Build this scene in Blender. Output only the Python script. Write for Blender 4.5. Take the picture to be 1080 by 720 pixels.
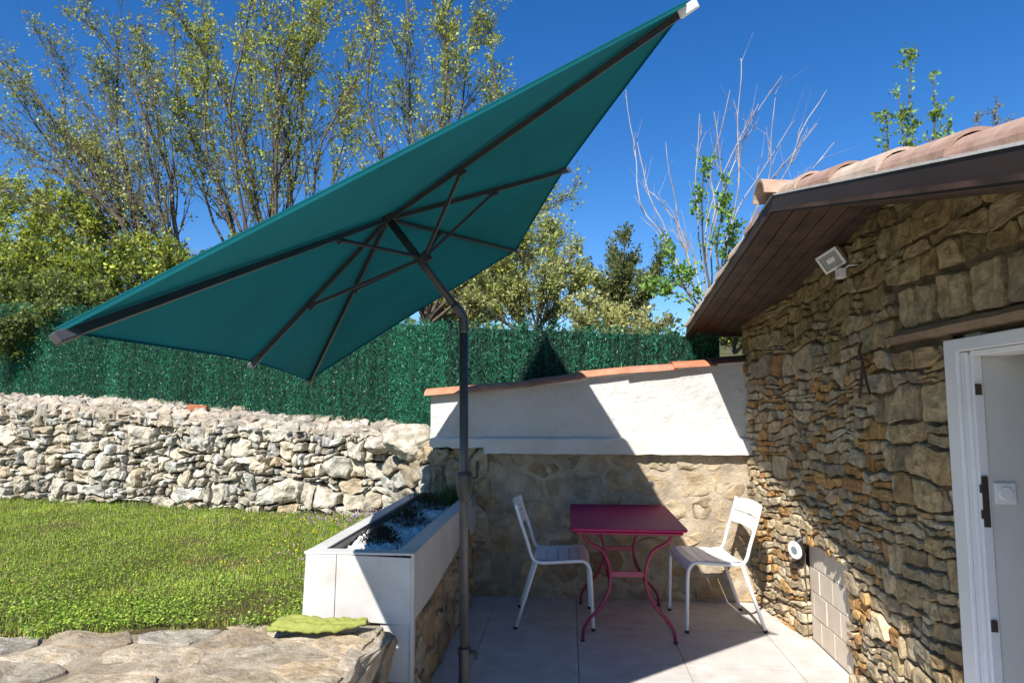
import bpy, bmesh, math, random
import numpy as np
from mathutils import Vector, noise, Matrix
for o in list(bpy.data.objects): bpy.data.objects.remove(o)
SC = bpy.context.scene; COL = SC.collection
R = math.radians
# ------------------------------------------------------------------ camera
CZ = 1.45; FPX = 700.0
YAW = math.atan(60/700); PIT = math.atan(68/700)
cd = bpy.data.cameras.new('camera'); cam = bpy.data.objects.new('camera', cd); COL.objects.link(cam)
cd.sensor_width = 36; cd.lens = FPX/1080*36; cd.clip_start = 0.05; cd.clip_end = 1000
cam.location = (0, 0, CZ); cam.rotation_euler = (math.pi/2+PIT, 0, YAW)
SC.camera = cam
# ------------------------------------------------------------------ sky, sun, exposure
AZ = 19.6; EL = 44.9                      # direction the light travels: 19.6 deg right of +Y
W = bpy.data.worlds.new('World'); SC.world = W; W.use_nodes = True
nt = W.node_tree; bg = nt.nodes['Background']
sky = nt.nodes.new('ShaderNodeTexSky'); sky.sky_type = 'NISHITA'; sky.sun_disc = False
sky.sun_elevation = R(EL); sky.sun_rotation = R(180+AZ); sky.altitude = 1200
sky.air_density = 1.15; sky.dust_density = 0.05; sky.ozone_density = 4.5
hs = nt.nodes.new('ShaderNodeHueSaturation'); hs.inputs['Saturation'].default_value = 1.30; hs.inputs['Hue'].default_value = 0.508
nt.links.new(sky.outputs[0], hs.inputs['Color']); nt.links.new(hs.outputs[0], bg.inputs['Color'])
bg.inputs['Strength'].default_value = 0.088
sd = bpy.data.lights.new('sun', 'SUN'); so = bpy.data.objects.new('sun', sd); COL.objects.link(so)
sd.energy = 4.8; sd.angle = R(0.53); sd.color = (1, .955, .89)
sdir = Vector((math.sin(R(AZ))*math.cos(R(EL)), math.cos(R(AZ))*math.cos(R(EL)), -math.sin(R(EL))))
so.rotation_euler = sdir.to_track_quat('-Z', 'Y').to_euler()
SC.view_settings.view_transform = 'Standard'; SC.view_settings.look = 'None'
SC.view_settings.exposure = 0.88; SC.view_settings.gamma = 1
SC.render.engine = 'CYCLES'
SC.cycles.max_bounces = 7; SC.cycles.diffuse_bounces = 4; SC.cycles.transparent_max_bounces = 8
# ------------------------------------------------------------------ measuring helpers (a photo point at a known distance -> metres)
_f = Vector((-math.sin(YAW)*math.cos(PIT), math.cos(YAW)*math.cos(PIT), math.sin(PIT)))
_r = Vector((math.cos(YAW), math.sin(YAW), 0)); _u = _r.cross(_f)
def ray(px, py): return _f + (px-540)/FPX*_r - (py-360)/FPX*_u
def aty(px, py, Y): d = ray(px, py); return Vector((0, 0, CZ)) + d*(Y/d.y)
# ------------------------------------------------------------------ materials
def M(name, col, rough=.8, col2=None, nscale=6, bump=0, bscale=40, bdist=.01, attr=False, spec=.5, metal=0,
      trans=0, stain=None, sscale=1.5, detail=8, coat=0, mixpos=(.35, .65)):
    m = bpy.data.materials.new(name); m.use_nodes = True; t = m.node_tree; N = t.nodes; L = t.links
    b = N['Principled BSDF']; b.inputs['Roughness'].default_value = rough; b.inputs['Metallic'].default_value = metal
    b.inputs['Specular IOR Level'].default_value = spec; b.inputs['Coat Weight'].default_value = coat
    tc = N.new('ShaderNodeTexCoord')
    c = None
    if attr:
        a = N.new('ShaderNodeVertexColor'); a.layer_name = 'tint'; c = a.outputs['Color']
    else:
        a = N.new('ShaderNodeRGB'); a.outputs[0].default_value = (*col, 1); c = a.outputs[0]
    def noise_mix(base, colour, scale, lo, hi, mode='MIX', fac=1.0, seed=0):
        n = N.new('ShaderNodeTexNoise'); n.inputs['Scale'].default_value = scale; n.inputs['Detail'].default_value = detail
        n.inputs['Roughness'].default_value = .65
        mp = N.new('ShaderNodeMapping'); mp.inputs['Location'].default_value = (seed, seed*2, seed*.5)
        L.new(tc.outputs['Object'], mp.inputs[0]); L.new(mp.outputs[0], n.inputs['Vector'])
        r = N.new('ShaderNodeMapRange'); r.inputs[1].default_value = lo; r.inputs[2].default_value = hi; r.inputs[4].default_value = fac
        L.new(n.outputs['Fac'], r.inputs[0])
        x = N.new('ShaderNodeMix'); x.data_type = 'RGBA'; x.blend_type = mode
        L.new(r.outputs[0], x.inputs[0]); L.new(base, x.inputs[6]); x.inputs[7].default_value = (*colour, 1)
        return x.outputs[2]
    if col2: c = noise_mix(c, col2, nscale, *mixpos, mode='MULTIPLY' if attr else 'MIX')
    if stain: c = noise_mix(c, stain, sscale, .5, .7, fac=.75, seed=3.3)
    L.new(c, b.inputs['Base Color'])
    if bump:
        n = N.new('ShaderNodeTexNoise'); n.inputs['Scale'].default_value = bscale; n.inputs['Detail'].default_value = 10
        n.inputs['Roughness'].default_value = .7; L.new(tc.outputs['Object'], n.inputs['Vector'])
        bp = N.new('ShaderNodeBump'); bp.inputs['Strength'].default_value = bump; bp.inputs['Distance'].default_value = bdist
        L.new(n.outputs['Fac'], bp.inputs['Height']); L.new(bp.outputs[0], b.inputs['Normal'])
    if trans:
        tr = N.new('ShaderNodeBsdfTranslucent'); L.new(c, tr.inputs['Color'])
        ms = N.new('ShaderNodeMixShader'); ms.inputs[0].default_value = trans
        L.new(b.outputs[0], ms.inputs[1]); L.new(tr.outputs[0], ms.inputs[2])
        L.new(ms.outputs[0], N['Material Output'].inputs['Surface'])
    return m
MT = dict(
 stone=M('stone', 0, .92, (.60, .55, .48), 22, 1.0, 40, .016, attr=True, spec=.15),
 drystone=M('dry_stone', 0, .92, (.54, .53, .50), 16, 1.0, 50, .012, attr=True, spec=.15),
 mortar=M('mortar', (.30, .25, .19), .95, (.19, .15, .11), 8, 1, 60, .01, spec=.1),
 wmortar=M('wall_mortar', (.24, .19, .13), .95, (.14, .105, .07), 9, 1, 60, .01, spec=.1),
 earth=M('earth', (.13, .10, .07), 1, (.07, .05, .035), 6, 1, 30, .02, spec=.05),
 rubble=M('rubble', 0, .93, (.68, .60, .50), 9, 1.0, 28, .02, attr=True, spec=.15, stain=(.20, .17, .13), sscale=2.6),
 render=M('white_render', (.62, .605, .58), .9, (.54, .525, .50), 3, 1.0, 16, .02, spec=.2, stain=(.46, .44, .40), sscale=2.2),
 ledge=M('ledge', (.62, .60, .56), .85, (.52, .49, .45), 4, .5, 30, .006, spec=.2),
 tiles=M('clay', 0, .8, (.70, .62, .58), 10, .5, 60, .004, attr=True, spec=.2),
 floor=M('floor_tile', (.59, .56, .53), .6, (.45, .42, .385), 7, .25, 60, .002, spec=.35, stain=(.44, .41, .375), sscale=1.3),
 grout=M('grout', (.30, .27, .25), .95, None, 5, .4, 80, .003),
 panel=M('panel', (.56, .545, .52), .45, (.50, .48, .455), 3.5, .12, 40, .002, spec=.4, stain=(.40, .37, .32), sscale=2.8),
 whitepaint=M('white_paint', (.80, .80, .81), .38, (.74, .74, .74), 30, .03, 90, .001, spec=.5),
 doorpaint=M('door_paint', (.78, .79, .80), .35, (.72, .72, .72), 3, .05, 50, .002),
 interior=M('interior_paint', (.62, .62, .59), .8, (.56, .56, .53), 2, .15, 60, .002),
 plum=M('plum_paint', (.30, .015, .07), .34, (.26, .013, .06), 20, .03, 120, .001, spec=.5),
 plumtop=M('plum_top', (.42, .018, .10), .6, (.37, .015, .085), 20, .04, 120, .001, spec=.3),
 dark=M('dark_metal', (.028, .027, .028), .42, (.045, .043, .042), 15, .06, 80, .001, spec=.5),
 pole=M('pole_metal', (.05, .05, .053), .36, (.075, .074, .074), 22, .05, 80, .001, spec=.5),
 rubber=M('rubber', (.03, .03, .03), .7),
 iron=M('old_iron', (.035, .028, .024), .8, (.07, .035, .02), 20, .5, 60, .003),
 canvas=M('teal_canvas', (.004, .124, .142), .85, (.004, .098, .112), 1.6, .25, 350, .0012, trans=.08, spec=.15),
 wood=M('stained_wood', (.085, .045, .027), .65, (.022, .012, .008), 7, .4, 40, .003),
 fascia=M('fascia_wood', (.040, .024, .018), .5, (.026, .016, .012), 4, .3, 40, .002),
 lintel=M('lintel_stone', (.34, .24, .15), .9, (.20, .13, .08), 6, .8, 30, .008),
 niche=M('niche_tile', (.68, .60, .49), .7, (.58, .49, .38), 5, .2, 40, .003),
 plasticw=M('white_plastic', (.78, .78, .77), .4), glass=M('lamp_glass', (.22, .26, .28), .12, spec=.8),
 hedge=M('pvc_hedge', 0, .40, None, attr=True, spec=.35, trans=.18),
 net=M('hedge_backing', (.004, .022, .016), .9), 
 leaf=M('leaf', 0, .55, None, attr=True, spec=.3, trans=.42),
 grass=M('grass_blade', 0, .6, None, attr=True, spec=.25, trans=.35),
 bark=M('bark', (.13, .10, .075), .95, (.065, .05, .038), 18, .6, 60, .006),
 barepale=M('pale_twig', (.42, .38, .34), .8, (.20, .16, .14), 3),
 lawn=M('lawn_soil', (.075, .085, .028), 1, (.11, .075, .04), 5, 1, 40, .02, spec=.05),
 hill=M('hill_soil', (.06, .075, .025), 1, (.12, .10, .06), 1.2, .8, 8, .05, spec=.05),
 pave=M('paving_stone', 0, .9, (.62, .56, .48), 13, 1.0, 38, .020, attr=True, spec=.15, stain=(.20, .175, .14), sscale=9),
 pavemortar=M('paving_mortar', (.44, .37, .28), .95, (.22, .17, .11), 6, 1, 40, .012, spec=.1),
 gravel=M('pebbles', 0, .7, (.85, .85, .85), 30, .3, 90, .002, attr=True),
 cloth=M('lime_cloth', (.31, .34, .09), .95, (.23, .26, .06), 25, 1, 260, .004, spec=.1),
 brick=M('brick', (.50, .17, .07), .9, (.36, .12, .06), 20, .7, 60, .004),
)
# ------------------------------------------------------------------ mesh helpers
class MB:
    def __init__(s): s.v = []; s.f = []; s.c = []
    def add(s, vs, fs, col=(1, 1, 1)):
        k = len(s.v); s.v += [tuple(v) for v in vs]; s.f += [tuple(i+k for i in f) for f in fs]; s.c += [col]*len(vs); return s
    def build(s, name, mat, parent=None, smooth=False, bevel=0):
        me = bpy.data.meshes.new(name); me.from_pydata(s.v, [], s.f)
        ca = me.color_attributes.new('tint', 'FLOAT_COLOR', 'POINT')
        a = np.ones((len(s.v), 4), 'f'); 
        if s.v: a[:, :3] = np.array(s.c, 'f')
        ca.data.foreach_set('color', a.ravel())
        if smooth: me.polygons.foreach_set('use_smooth', [True]*len(me.polygons))
        me.materials.append(mat); me.update()
        o = bpy.data.objects.new(name, me); COL.objects.link(o)
        if parent: o.parent = parent
        if bevel:
            md = o.modifiers.new('b', 'BEVEL'); md.width = bevel; md.segments = 2; md.limit_method = 'ANGLE'
        return o
    def box(s, x0, x1, y0, y1, z0, z1, col=(1, 1, 1), jit=0):
        vs = [Vector((x, y, z)) + (Vector([random.uniform(-jit, jit) for _ in range(3)]) if jit else Vector())
              for x in (x0, x1) for y in (y0, y1) for z in (z0, z1)]
        return s.add(vs, [(0, 1, 3, 2), (4, 6, 7, 5), (0, 4, 5, 1), (2, 3, 7, 6), (0, 2, 6, 4), (1, 5, 7, 3)], col)
    def obox(s, p, ax, ay, az, hx, hy, hz, col=(1, 1, 1)):
        vs = [p + ax*(hx*i) + ay*(hy*j) + az*(hz*k) for i in (-1, 1) for j in (-1, 1) for k in (-1, 1)]
        return s.add(vs, [(0, 1, 3, 2), (4, 6, 7, 5), (0, 4, 5, 1), (2, 3, 7, 6), (0, 2, 6, 4), (1, 5, 7, 3)], col)
    def tube(s, pts, rad, n=10, col=(1, 1, 1), cap=True):
        pts = [Vector(p) for p in pts]; m = len(pts)
        rs = rad if isinstance(rad, (list, tuple)) else [rad]*m
        t0 = (pts[1]-pts[0]).normalized(); up = Vector((0, 0, 1)) if abs(t0.z) < .9 else Vector((1, 0, 0))
        a = t0.cross(up).normalized(); vs = []
        for i, p in enumerate(pts):
            t = ((pts[min(i+1, m-1)]-pts[max(i-1, 0)])).normalized()
            a = (a - t*a.dot(t)).normalized(); b = t.cross(a)
            for k in range(n):
                an = 2*math.pi*k/n; vs.append(p + (a*math.cos(an)+b*math.sin(an))*rs[i])
        fs = [(i*n+k, i*n+(k+1) % n, (i+1)*n+(k+1) % n, (i+1)*n+k) for i in range(m-1) for k in range(n)]
        if cap: fs += [tuple(range(n-1, -1, -1)), tuple((m-1)*n+k for k in range(n))]
        return s.add(vs, fs, col)
    def prism(s, poly, f, h0, h1, col=(1, 1, 1)):
        n = len(poly); vs = [f(u, v, h0) for u, v in poly] + [f(u, v, h1) for u, v in poly]
        return s.add(vs, [tuple(range(n-1, -1, -1)), tuple(range(n, 2*n))] + [(i, (i+1) % n, n+(i+1) % n, n+i) for i in range(n)], col)
def tag(o, label=None, cat=None, group=None, kind=None):
    for k, v in (('label', label), ('category', cat), ('group', group), ('kind', kind)):
        if v: o[k] = v
    return o
def empty(name, loc=(0, 0, 0), rz=0):
    o = bpy.data.objects.new(name, None); COL.objects.link(o); o.location = loc; o.rotation_euler = (0, 0, rz); o.empty_display_size = .1; return o
def reparent(root):
    """world-built children of an Empty that stands at its base"""
    inv = Matrix.Translation(root.location).inverted()
    for c in root.children: c.matrix_parent_inverse = inv
def smooth_path(pts, k=5):
    pts = [Vector(p) for p in pts]; out = []
    for i in range(len(pts)-1):
        p0 = pts[max(i-1, 0)]; p1 = pts[i]; p2 = pts[i+1]; p3 = pts[min(i+2, len(pts)-1)]
        for j in range(k):
            t = j/k; out.append(.5*((2*p1)+(p2-p0)*t+(2*p0-5*p1+4*p2-p3)*t*t+(-p0+3*p1-3*p2+p3)*t**3))
    return out+[pts[-1]]
def quads_obj(name, V, C, mat, parent=None):
    """V: n x 4 x 3 corner array, C: n x 3 colours"""
    n = len(V); me = bpy.data.meshes.new(name)
    me.vertices.add(n*4); me.loops.add(n*4); me.polygons.add(n)
    me.vertices.foreach_set('co', np.asarray(V, 'f').ravel())
    me.loops.foreach_set('vertex_index', np.arange(n*4, dtype=np.int32))
    me.polygons.foreach_set('loop_start', np.arange(0, n*4, 4, dtype=np.int32))
    me.polygons.foreach_set('loop_total', np.full(n, 4, np.int32))
    ca = me.color_attributes.new('tint', 'FLOAT_COLOR', 'POINT')
    a = np.ones((n*4, 4), 'f'); a[:, :3] = np.repeat(np.asarray(C, 'f'), 4, axis=0); ca.data.foreach_set('color', a.ravel())
    me.materials.append(mat); me.update(calc_edges=True); me.validate()
    o = bpy.data.objects.new(name, me); COL.objects.link(o)
    if parent: o.parent = parent
    return o
# ------------------------------------------------------------------ stone-work: irregular cells cut out of a region, each one a rough block
def clip(poly, nx, ny, d):
    out = []
    for i in range(len(poly)):
        a = poly[i]; b = poly[(i+1) % len(poly)]
        da = a[0]*nx+a[1]*ny-d; db = b[0]*nx+b[1]*ny-d
        if da <= 0: out.append(a)
        if (da < 0) != (db < 0) and da != db:
            t = da/(da-db); out.append((a[0]+(b[0]-a[0])*t, a[1]+(b[1]-a[1])*t))
    return out
def seeds(region, rfun, aspect, rnd, tries=9000):
    us = [p[0] for p in region]; vs = [p[1] for p in region]; out = []; grid = {}
    for _ in range(tries):
        u = rnd.uniform(min(us), max(us)); v = rnd.uniform(min(vs), max(vs)); r = rfun(u, v)
        if isinstance(r, tuple): r = rnd.uniform(*r)
        if all(((u-a)/aspect)**2+(v-b)**2 > ((r+q)/2)**2 for a, b, q in out): out.append((u, v, r))
    return out
def stones(mb, region, f, rfun, colfun, aspect=2.0, gap=.008, h=(.03, .05), depth=.05, rough=.25, seed=1, excl=(), tries=9000,
           prof=((1, -1), (1, .45), (.94, .8), (.80, .97), (.45, 1.0)), shear=0, chaik=1, sub=.03, tilt=.25, extra=()):
    rnd = random.Random(seed); S = seeds(region, rfun, aspect, rnd, tries) if tries else []
    for ex in excl: S = [q for q in S if not (ex[0] < q[0] < ex[1] and ex[2] < q[1] < ex[3])]
    cells = []
    for (u, v, r) in S:
        poly = list(region)
        nb = sorted(S, key=lambda q: ((q[0]-u)/aspect)**2+(q[1]-v)**2)[1:22]
        for (a, b, q) in nb:
            du = (a-u)/aspect**2; dv = (b-v) + shear*(a-u); L = math.hypot(du, dv)
            w = .5 + .12*(r-q)/max(r, q)
            mu = u+(a-u)*w; mv = v+(b-v)*w
            poly = clip(poly, du/L, dv/L, (mu*du+mv*dv)/L)
            if len(poly) < 3: break
        for ex in excl:
            if len(poly) < 3: break
            opts = [(ex[0]-u, (1, 0, ex[0])), (u-ex[1], (-1, 0, -ex[1])), (ex[2]-v, (0, 1, ex[2])), (v-ex[3], (0, -1, -ex[3]))]
            poly = clip(poly, *max(opts)[1])
        if len(poly) >= 3: cells.append(poly)
    cells += list(extra)
    for poly in cells:
        cu = sum(p[0] for p in poly)/len(poly); cv = sum(p[1] for p in poly)/len(poly)
        size = math.sqrt(abs(sum(poly[i][0]*poly[(i+1) % len(poly)][1]-poly[(i+1) % len(poly)][0]*poly[i][1] for i in range(len(poly))))/2)
        if size < .018: continue
        g = gap*rnd.uniform(.5, 1.4); q = []
        for (a, b) in poly:
            d = math.hypot(a-cu, b-cv); k = max(.3, 1-g*1.3/max(d, .01)); q.append((cu+(a-cu)*k, cv+(b-cv)*k))
        for _ in range(chaik):
            n = []
            for i in range(len(q)):
                a = q[i]; b = q[(i+1) % len(q)]; L = math.hypot(a[0]-b[0], a[1]-b[1]); c = min(.25, .013/max(L, .001)) if chaik == 1 else .25
                n += [(a[0]+(b[0]-a[0])*c, a[1]+(b[1]-a[1])*c), (a[0]+(b[0]-a[0])*(1-c), a[1]+(b[1]-a[1])*(1-c))]
            q = n
        p2 = []
        for i in range(len(q)):
            a = q[i]; b = q[(i+1) % len(q)]; L = math.hypot(a[0]-b[0], a[1]-b[1]); k = max(1, min(6, int(L/sub)))
            for j in range(k): p2.append((a[0]+(b[0]-a[0])*j/k, a[1]+(b[1]-a[1])*j/k))
        n = len(p2); off = Vector((rnd.uniform(-50, 50), rnd.uniform(-50, 50), rnd.uniform(-50, 50)))
        H = rnd.uniform(*h); tx = rnd.uniform(-tilt, tilt); ty = rnd.uniform(-tilt, tilt)
        amp = rough*min(size, .16); vs = []
        for (k, z) in prof:
            for (a, b) in p2:
                uu = cu+(a-cu)*k; vv = cv+(b-cv)*k
                nz = noise.noise_vector(Vector((uu, vv, z*.1))*(1.1/max(size*.45, .02))+off)*amp
                n2 = noise.noise_vector(Vector((uu, vv, 0))*38+off)*amp*.16
                hh = z*H if z > 0 else -depth
                if z > 0: hh += (uu-cu)*tx+(vv-cv)*ty + nz.z*.7*z + n2.z
                vs.append(f(uu+nz.x*.45+n2.x*.5, vv+nz.y*.45+n2.y*.5, hh))
        vs.append(f(cu, cv, H*1.0+noise.noise(off)*amp*.6)); m = len(prof); fs = []
        for i in range(m-1):
            for k in range(n): fs.append((i*n+k, i*n+(k+1) % n, (i+1)*n+(k+1) % n, (i+1)*n+k))
        for k in range(n): fs.append(((m-1)*n+k, (m-1)*n+(k+1) % n, m*n))
        mb.add(vs, fs, colfun(cu, cv, rnd))
def masonry(u0, u1, v0, v1, ch, cw, rnd, split=lambda u, v: 0, wav=.35, slope=0.0):
    """irregular courses: wavy beds, leaning joints, some stones split into thin ones"""
    beds = [v0-abs(slope)*(u1-u0)]; 
    while beds[-1] < v1+abs(slope)*(u1-u0): beds.append(beds[-1]+rnd.uniform(*ch))
    offs = [rnd.uniform(0, 99) for _ in beds]; cells = []
    def bed(k, u):
        hh = (ch[0]+ch[1])/2
        return beds[k]+slope*(u-u0)+noise.noise(Vector((u*3.2, offs[k], 0)))*hh*wav*1.3+noise.noise(Vector((u*9, offs[k], 4)))*hh*wav*.8
    for k in range(len(beds)-1):
        u = u0-rnd.uniform(0, cw[1])
        lean = rnd.uniform(-.3, .3)*(beds[k+1]-beds[k])
        while u < u1:
            w = rnd.uniform(*cw); s_ = split(u+w/2, (beds[k]+beds[k+1])/2)
            if s_: w = max(cw[0]*.6, w*rnd.uniform(.45, .8))
            l2 = rnd.uniform(-.35, .35)*(beds[k+1]-beds[k]); a, b = u, u+w
            def row(t): return lambda x: bed(k, x)*(1-t)+bed(k+1, x)*t
            n = rnd.choice((2, 2, 3)) if s_ and rnd.random() < s_ else (2 if rnd.random() < .12 else 1)
            ts = [0]+sorted(min(.8, max(.2, i/n+rnd.uniform(-.12, .12))) for i in range(1, n))+[1]
            for i in range(n):
                lo, hi = row(ts[i]), row(ts[i+1]); A = a+lean*(ts[i]); B = b+l2*(ts[i]); A2 = a+lean*ts[i+1]; B2 = b+l2*ts[i+1]
                if n > 1 and rnd.random() < .45:
                    q = rnd.uniform(.35, .65); mid = A+(B-A)*q; m2 = mid+rnd.uniform(-.02, .02)
                    cells.append([(A, lo(A)), (mid, lo(mid)), (m2, hi(m2)), (A2, hi(A2))]); cells.append([(mid, lo(mid)), (B, lo(B)), (B2, hi(B2)), (m2, hi(m2))])
                else:
                    M1_ = (A+B)/2; cells.append([(A, lo(A)), (M1_, lo(M1_)), (B, lo(B)), (B2, hi(B2)), ((A2+B2)/2, hi((A2+B2)/2)), (A2, hi(A2))])
            u = b; lean = l2
    return cells
def clip_region(cells, region, excl=()):
    out = []
    for poly in cells:
        cu = sum(p[0] for p in poly)/len(poly); cv = sum(p[1] for p in poly)/len(poly)
        if any(e[0] < cu < e[1] and e[2] < cv < e[3] for e in excl): continue
        for i in range(len(region)):
            a = region[i]; b = region[(i+1) % len(region)]; ex, ey = b[0]-a[0], b[1]-a[1]; L = math.hypot(ex, ey); nx_, ny_ = ey/L, -ex/L
            poly = clip(poly, nx_, ny_, a[0]*nx_+a[1]*ny_)
            if len(poly) < 3: break
        for ex in excl:
            if len(poly) < 3: break
            poly = clip(poly, *max([(ex[0]-cu, (1, 0, ex[0])), (cu-ex[1], (-1, 0, -ex[1])), (ex[2]-cv, (0, 1, ex[2])), (cv-ex[3], (0, -1, -ex[3]))])[1])
        if len(poly) >= 3: out.append(poly)
    return out
def pick(rnd, pal, jit=.12):
    c = rnd.choice(pal); k = rnd.uniform(1-jit*1.6, 1+jit*1.3); w = rnd.uniform(-jit*.35, jit*.35); return (min(.9, c[0]*k*(1+w)), min(.9, c[1]*k*.97), min(.9, c[2]*k*.87*(1-w*1.3)))
GREY = [(.44, .41, .36), (.50, .47, .42), (.40, .36, .30), (.52, .47, .39), (.46, .43, .40), (.35, .32, .28)]
# ================================================================== SETTING
rows = [-150, -60, -20, -6, -.12, .12, .6, 1.5, 3, 5, 8, 12, 18, 28, 45, 80, 160]
def Lw(x): return 5.42 if x > -1.2 else min(6.02+(-1.2-x)*.20, 60)
g = MB(); xs = [-160, -90, -50, -30, -20, -14, -10, -8, -6, -4, -2.5, -1.6, -1.25, -1.15, 0, 1.3, 3, 5, 8, 12, 20, 30, 50, 90, 160]
vs = []
for d in rows:
    for x in xs:
        z = -.12 if d < 0 else 1.05 + .13*min(d, 30) + noise.noise(Vector((x*.2, d*.2, 0)))*.4*min(1, d/4)
        vs.append((x, Lw(x)+d, z))
nx = len(xs); g.add(vs, [(j*nx+i, j*nx+i+1, (j+1)*nx+i+1, (j+1)*nx+i) for j in range(len(rows)-1) for i in range(nx-1)])
tag(g.build('ground', MT['hill'], smooth=True), kind='structure')
# patio: grout bed + tiles
g = MB(); g.box(-.85, 1.55, -3, 5.25, -.10, -.004); tag(g.build('patio_bed', MT['grout']), kind='structure')
g = MB(); rt = random.Random(4)
for i in range(-2, 4):
    for j in range(-5, 9):
        x0 = -.56+i*.60+.002; y0 = .35+j*.60+.002; x1 = min(x0+.596, 1.50); y1 = min(y0+.596, 5.24); x0 = max(x0, -.80)
        if x1-x0 < .03 or y1-y0 < .03: continue
        dz = rt.uniform(-.001, .001); g.box(x0, x1, y0, y1, -.02, .004+dz)
tag(g.build('patio_paving', MT['floor'], bevel=.0015), kind='structure')
# terrace soil under the lawn
EDX = [-9, -5, -2.5, -1.9, -1.3, -.83]; EDY = [1.2, 1.98, 2.70, 2.88, 3.0, 3.02]
def edge_y(x): return float(np.interp(x, EDX, EDY)) + .03*noise.noise(Vector((x*5, 0, 0)))
g = MB(); vs = []; XS = [-30, -20, -14] + [-9+i*.3 for i in range(28)]
XS = [x for x in XS if x < -1.0] + [-1.02]
for x in XS:
    for k in range(24):
        y0 = edge_y(max(x, -9))-.03; y1 = 7.6 if x < -1.3 else 6.4; t = k/23
        y = y0+(y1-y0)*t; vs.append((x, y, .465+.012*noise.noise(Vector((x*2, y*2, 0)))))
g.add(vs, [(i*24+k, (i+1)*24+k, (i+1)*24+k+1, i*24+k+1) for i in range(len(XS)-1) for k in range(23)])
tag(g.build('lawn_ground', MT['lawn'], smooth=True), kind='structure')
# ---- stone paving on the terrace
g = MB(); g.box(-9, -.90, -3, 1.9, -.10, .445); g.box(-1.9, -.90, 1.9, 3.0, -.1, .44); nb_ = 110; vs = [(-5+4.14*i/nb_, -.5+(edge_y(-5+4.14*i/nb_)+.48)*j/nb_, .462+.007*noise.fractal(Vector((i*.22, j*.2, 0)), .8, 2, 4)) for i in range(nb_+1) for j in range(nb_+1)]
g.add(vs, [(i*(nb_+1)+j, (i+1)*(nb_+1)+j, (i+1)*(nb_+1)+j+1, i*(nb_+1)+j+1) for i in range(nb_) for j in range(nb_)]); tag(g.build('terrace_bed', MT['pavemortar']), kind='structure')
PV = [(.56, .50, .42), (.60, .55, .48), (.50, .44, .37), (.58, .48, .35), (.54, .50, .45), (.54, .45, .35)]
g = MB()
stones(g, [(-5, -.5), (-.83, -.5), (-.83, 3.06), (-1.3, 3.02), (-1.9, 2.90), (-2.5, 2.72), (-5, 1.97)], lambda u, v, h: Vector((u, v, .452+h)),
       lambda u, v: (.09, .42), lambda u, v, r: pick(r, PV, .15), aspect=1.5, gap=.012, h=(.012, .024), depth=.03, rough=.16,
       seed=11, tries=2500, prof=((1, -1), (1, .6), (.97, .9), (.9, 1), (.7, 1), (.45, 1), (.2, 1)), sub=.035, tilt=.03)
o = g.build('stone_paving', MT['pave']); tag(o, kind='structure')
# its retaining face towards the patio
g = MB(); rw = g
stones(g, [(-.5, -.02), (3.02, -.02), (3.02, .47), (-.5, .47)], lambda u, v, h: Vector((-.86+h, u, v)),
       lambda u, v: (.14, .30), lambda u, v, r: pick(r, GREY+PV, .12), aspect=1.6, gap=.012, h=(.04, .075), depth=.03, rough=.3, seed=12, tries=2500)
tag(g.build('retaining_wall', MT['stone']), 'rough stone retaining face at the edge of the stone paving, down to the patio', 'wall')

# ================================================================== DRYSTONE WALL
DA = Vector((-9.6, 7.50, .44)); DBp = Vector((-1.42, 5.86, .44)); Ld = (DBp-DA).length; dd = (DBp-DA)/Ld; dn = Vector((dd.y, -dd.x, 0))
def top_h(u): t = u/Ld; return 1.16 - .34*t - .04*math.sin(t*9)
def dface(u, v, h): return DA + dd*u + Vector((0, 0, v)) - dn*(v*.13) + dn*h
dry = empty('drystone_wall', (-5, 6.6, .44)); tag(dry, 'long low drystone wall of pale rough stones behind the lawn', 'wall')
DC = [(.56, .54, .50), (.62, .60, .56), (.50, .47, .42), (.58, .53, .45), (.46, .44, .41), (.66, .64, .60), (.54, .47, .38), (.60, .58, .54)]
prof_d = ((.92, -1), (1.0, .25), (1.0, .62), (.93, .90), (.74, 1.0), (.38, 1.03))
g = MB()
rm = random.Random(55); cells = []
cc = masonry(0, Ld, 0, 1.2, (.085, .17), (.13, .36), rm, lambda u, v: .62 if v > .3 else .35, wav=.62)
for k in range(8):
    u0 = Ld*k/8; u1 = Ld*(k+1)/8
    cells += clip_region(cc, [(u0, 0), (u1, 0), (u1, top_h(u1)-.05), (u0, top_h(u0)-.05)])
stones(g, [(0, 0), (1, 0), (1, 1)], dface, None, lambda u, v, r: pick(r, DC, .18), gap=.010, h=(.05, .14), depth=.07, rough=.40, seed=31, tries=0,
       extra=cells, prof=prof_d, chaik=1, sub=.03, tilt=.36)
o = g.build('stone_face', MT['drystone'], dry)
g = MB()
def dtop(u, v, h): return DA + dd*u + Vector((0, 0, top_h(u)-.05+v*.22)) - dn*(.10+v) + Vector((0, 0, h))
for k in range(8):
    u0 = Ld*k/8; u1 = Ld*(k+1)/8
    stones(g, [(u0, -.06), (u1, -.06), (u1, .62), (u0, .62)], dtop, lambda u, v: (.07, .17), lambda u, v, r: pick(r, [(.48, .43, .39), (.52, .47, .43), (.42, .38, .34)], .14),
           aspect=1.6, gap=.008, h=(.02, .06), depth=.07, rough=.35, seed=60+k, tries=1500, tilt=.25)
g.build('top_stones', MT['drystone'], dry)
g = MB(); n = 24; prof = []
for i in range(n+1):
    u = Ld*i/n; prof.append([dface(u, 0, -.04), dface(u, top_h(u)-.07, -.04), dtop(u, .62, -.03), DA+dd*u-dn*.8])
vs = [p for q in prof for p in q]; g.add(vs, [(i*4+k, i*4+k+1, (i+1)*4+k+1, (i+1)*4+k) for i in range(n) for k in range(3)])
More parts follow.
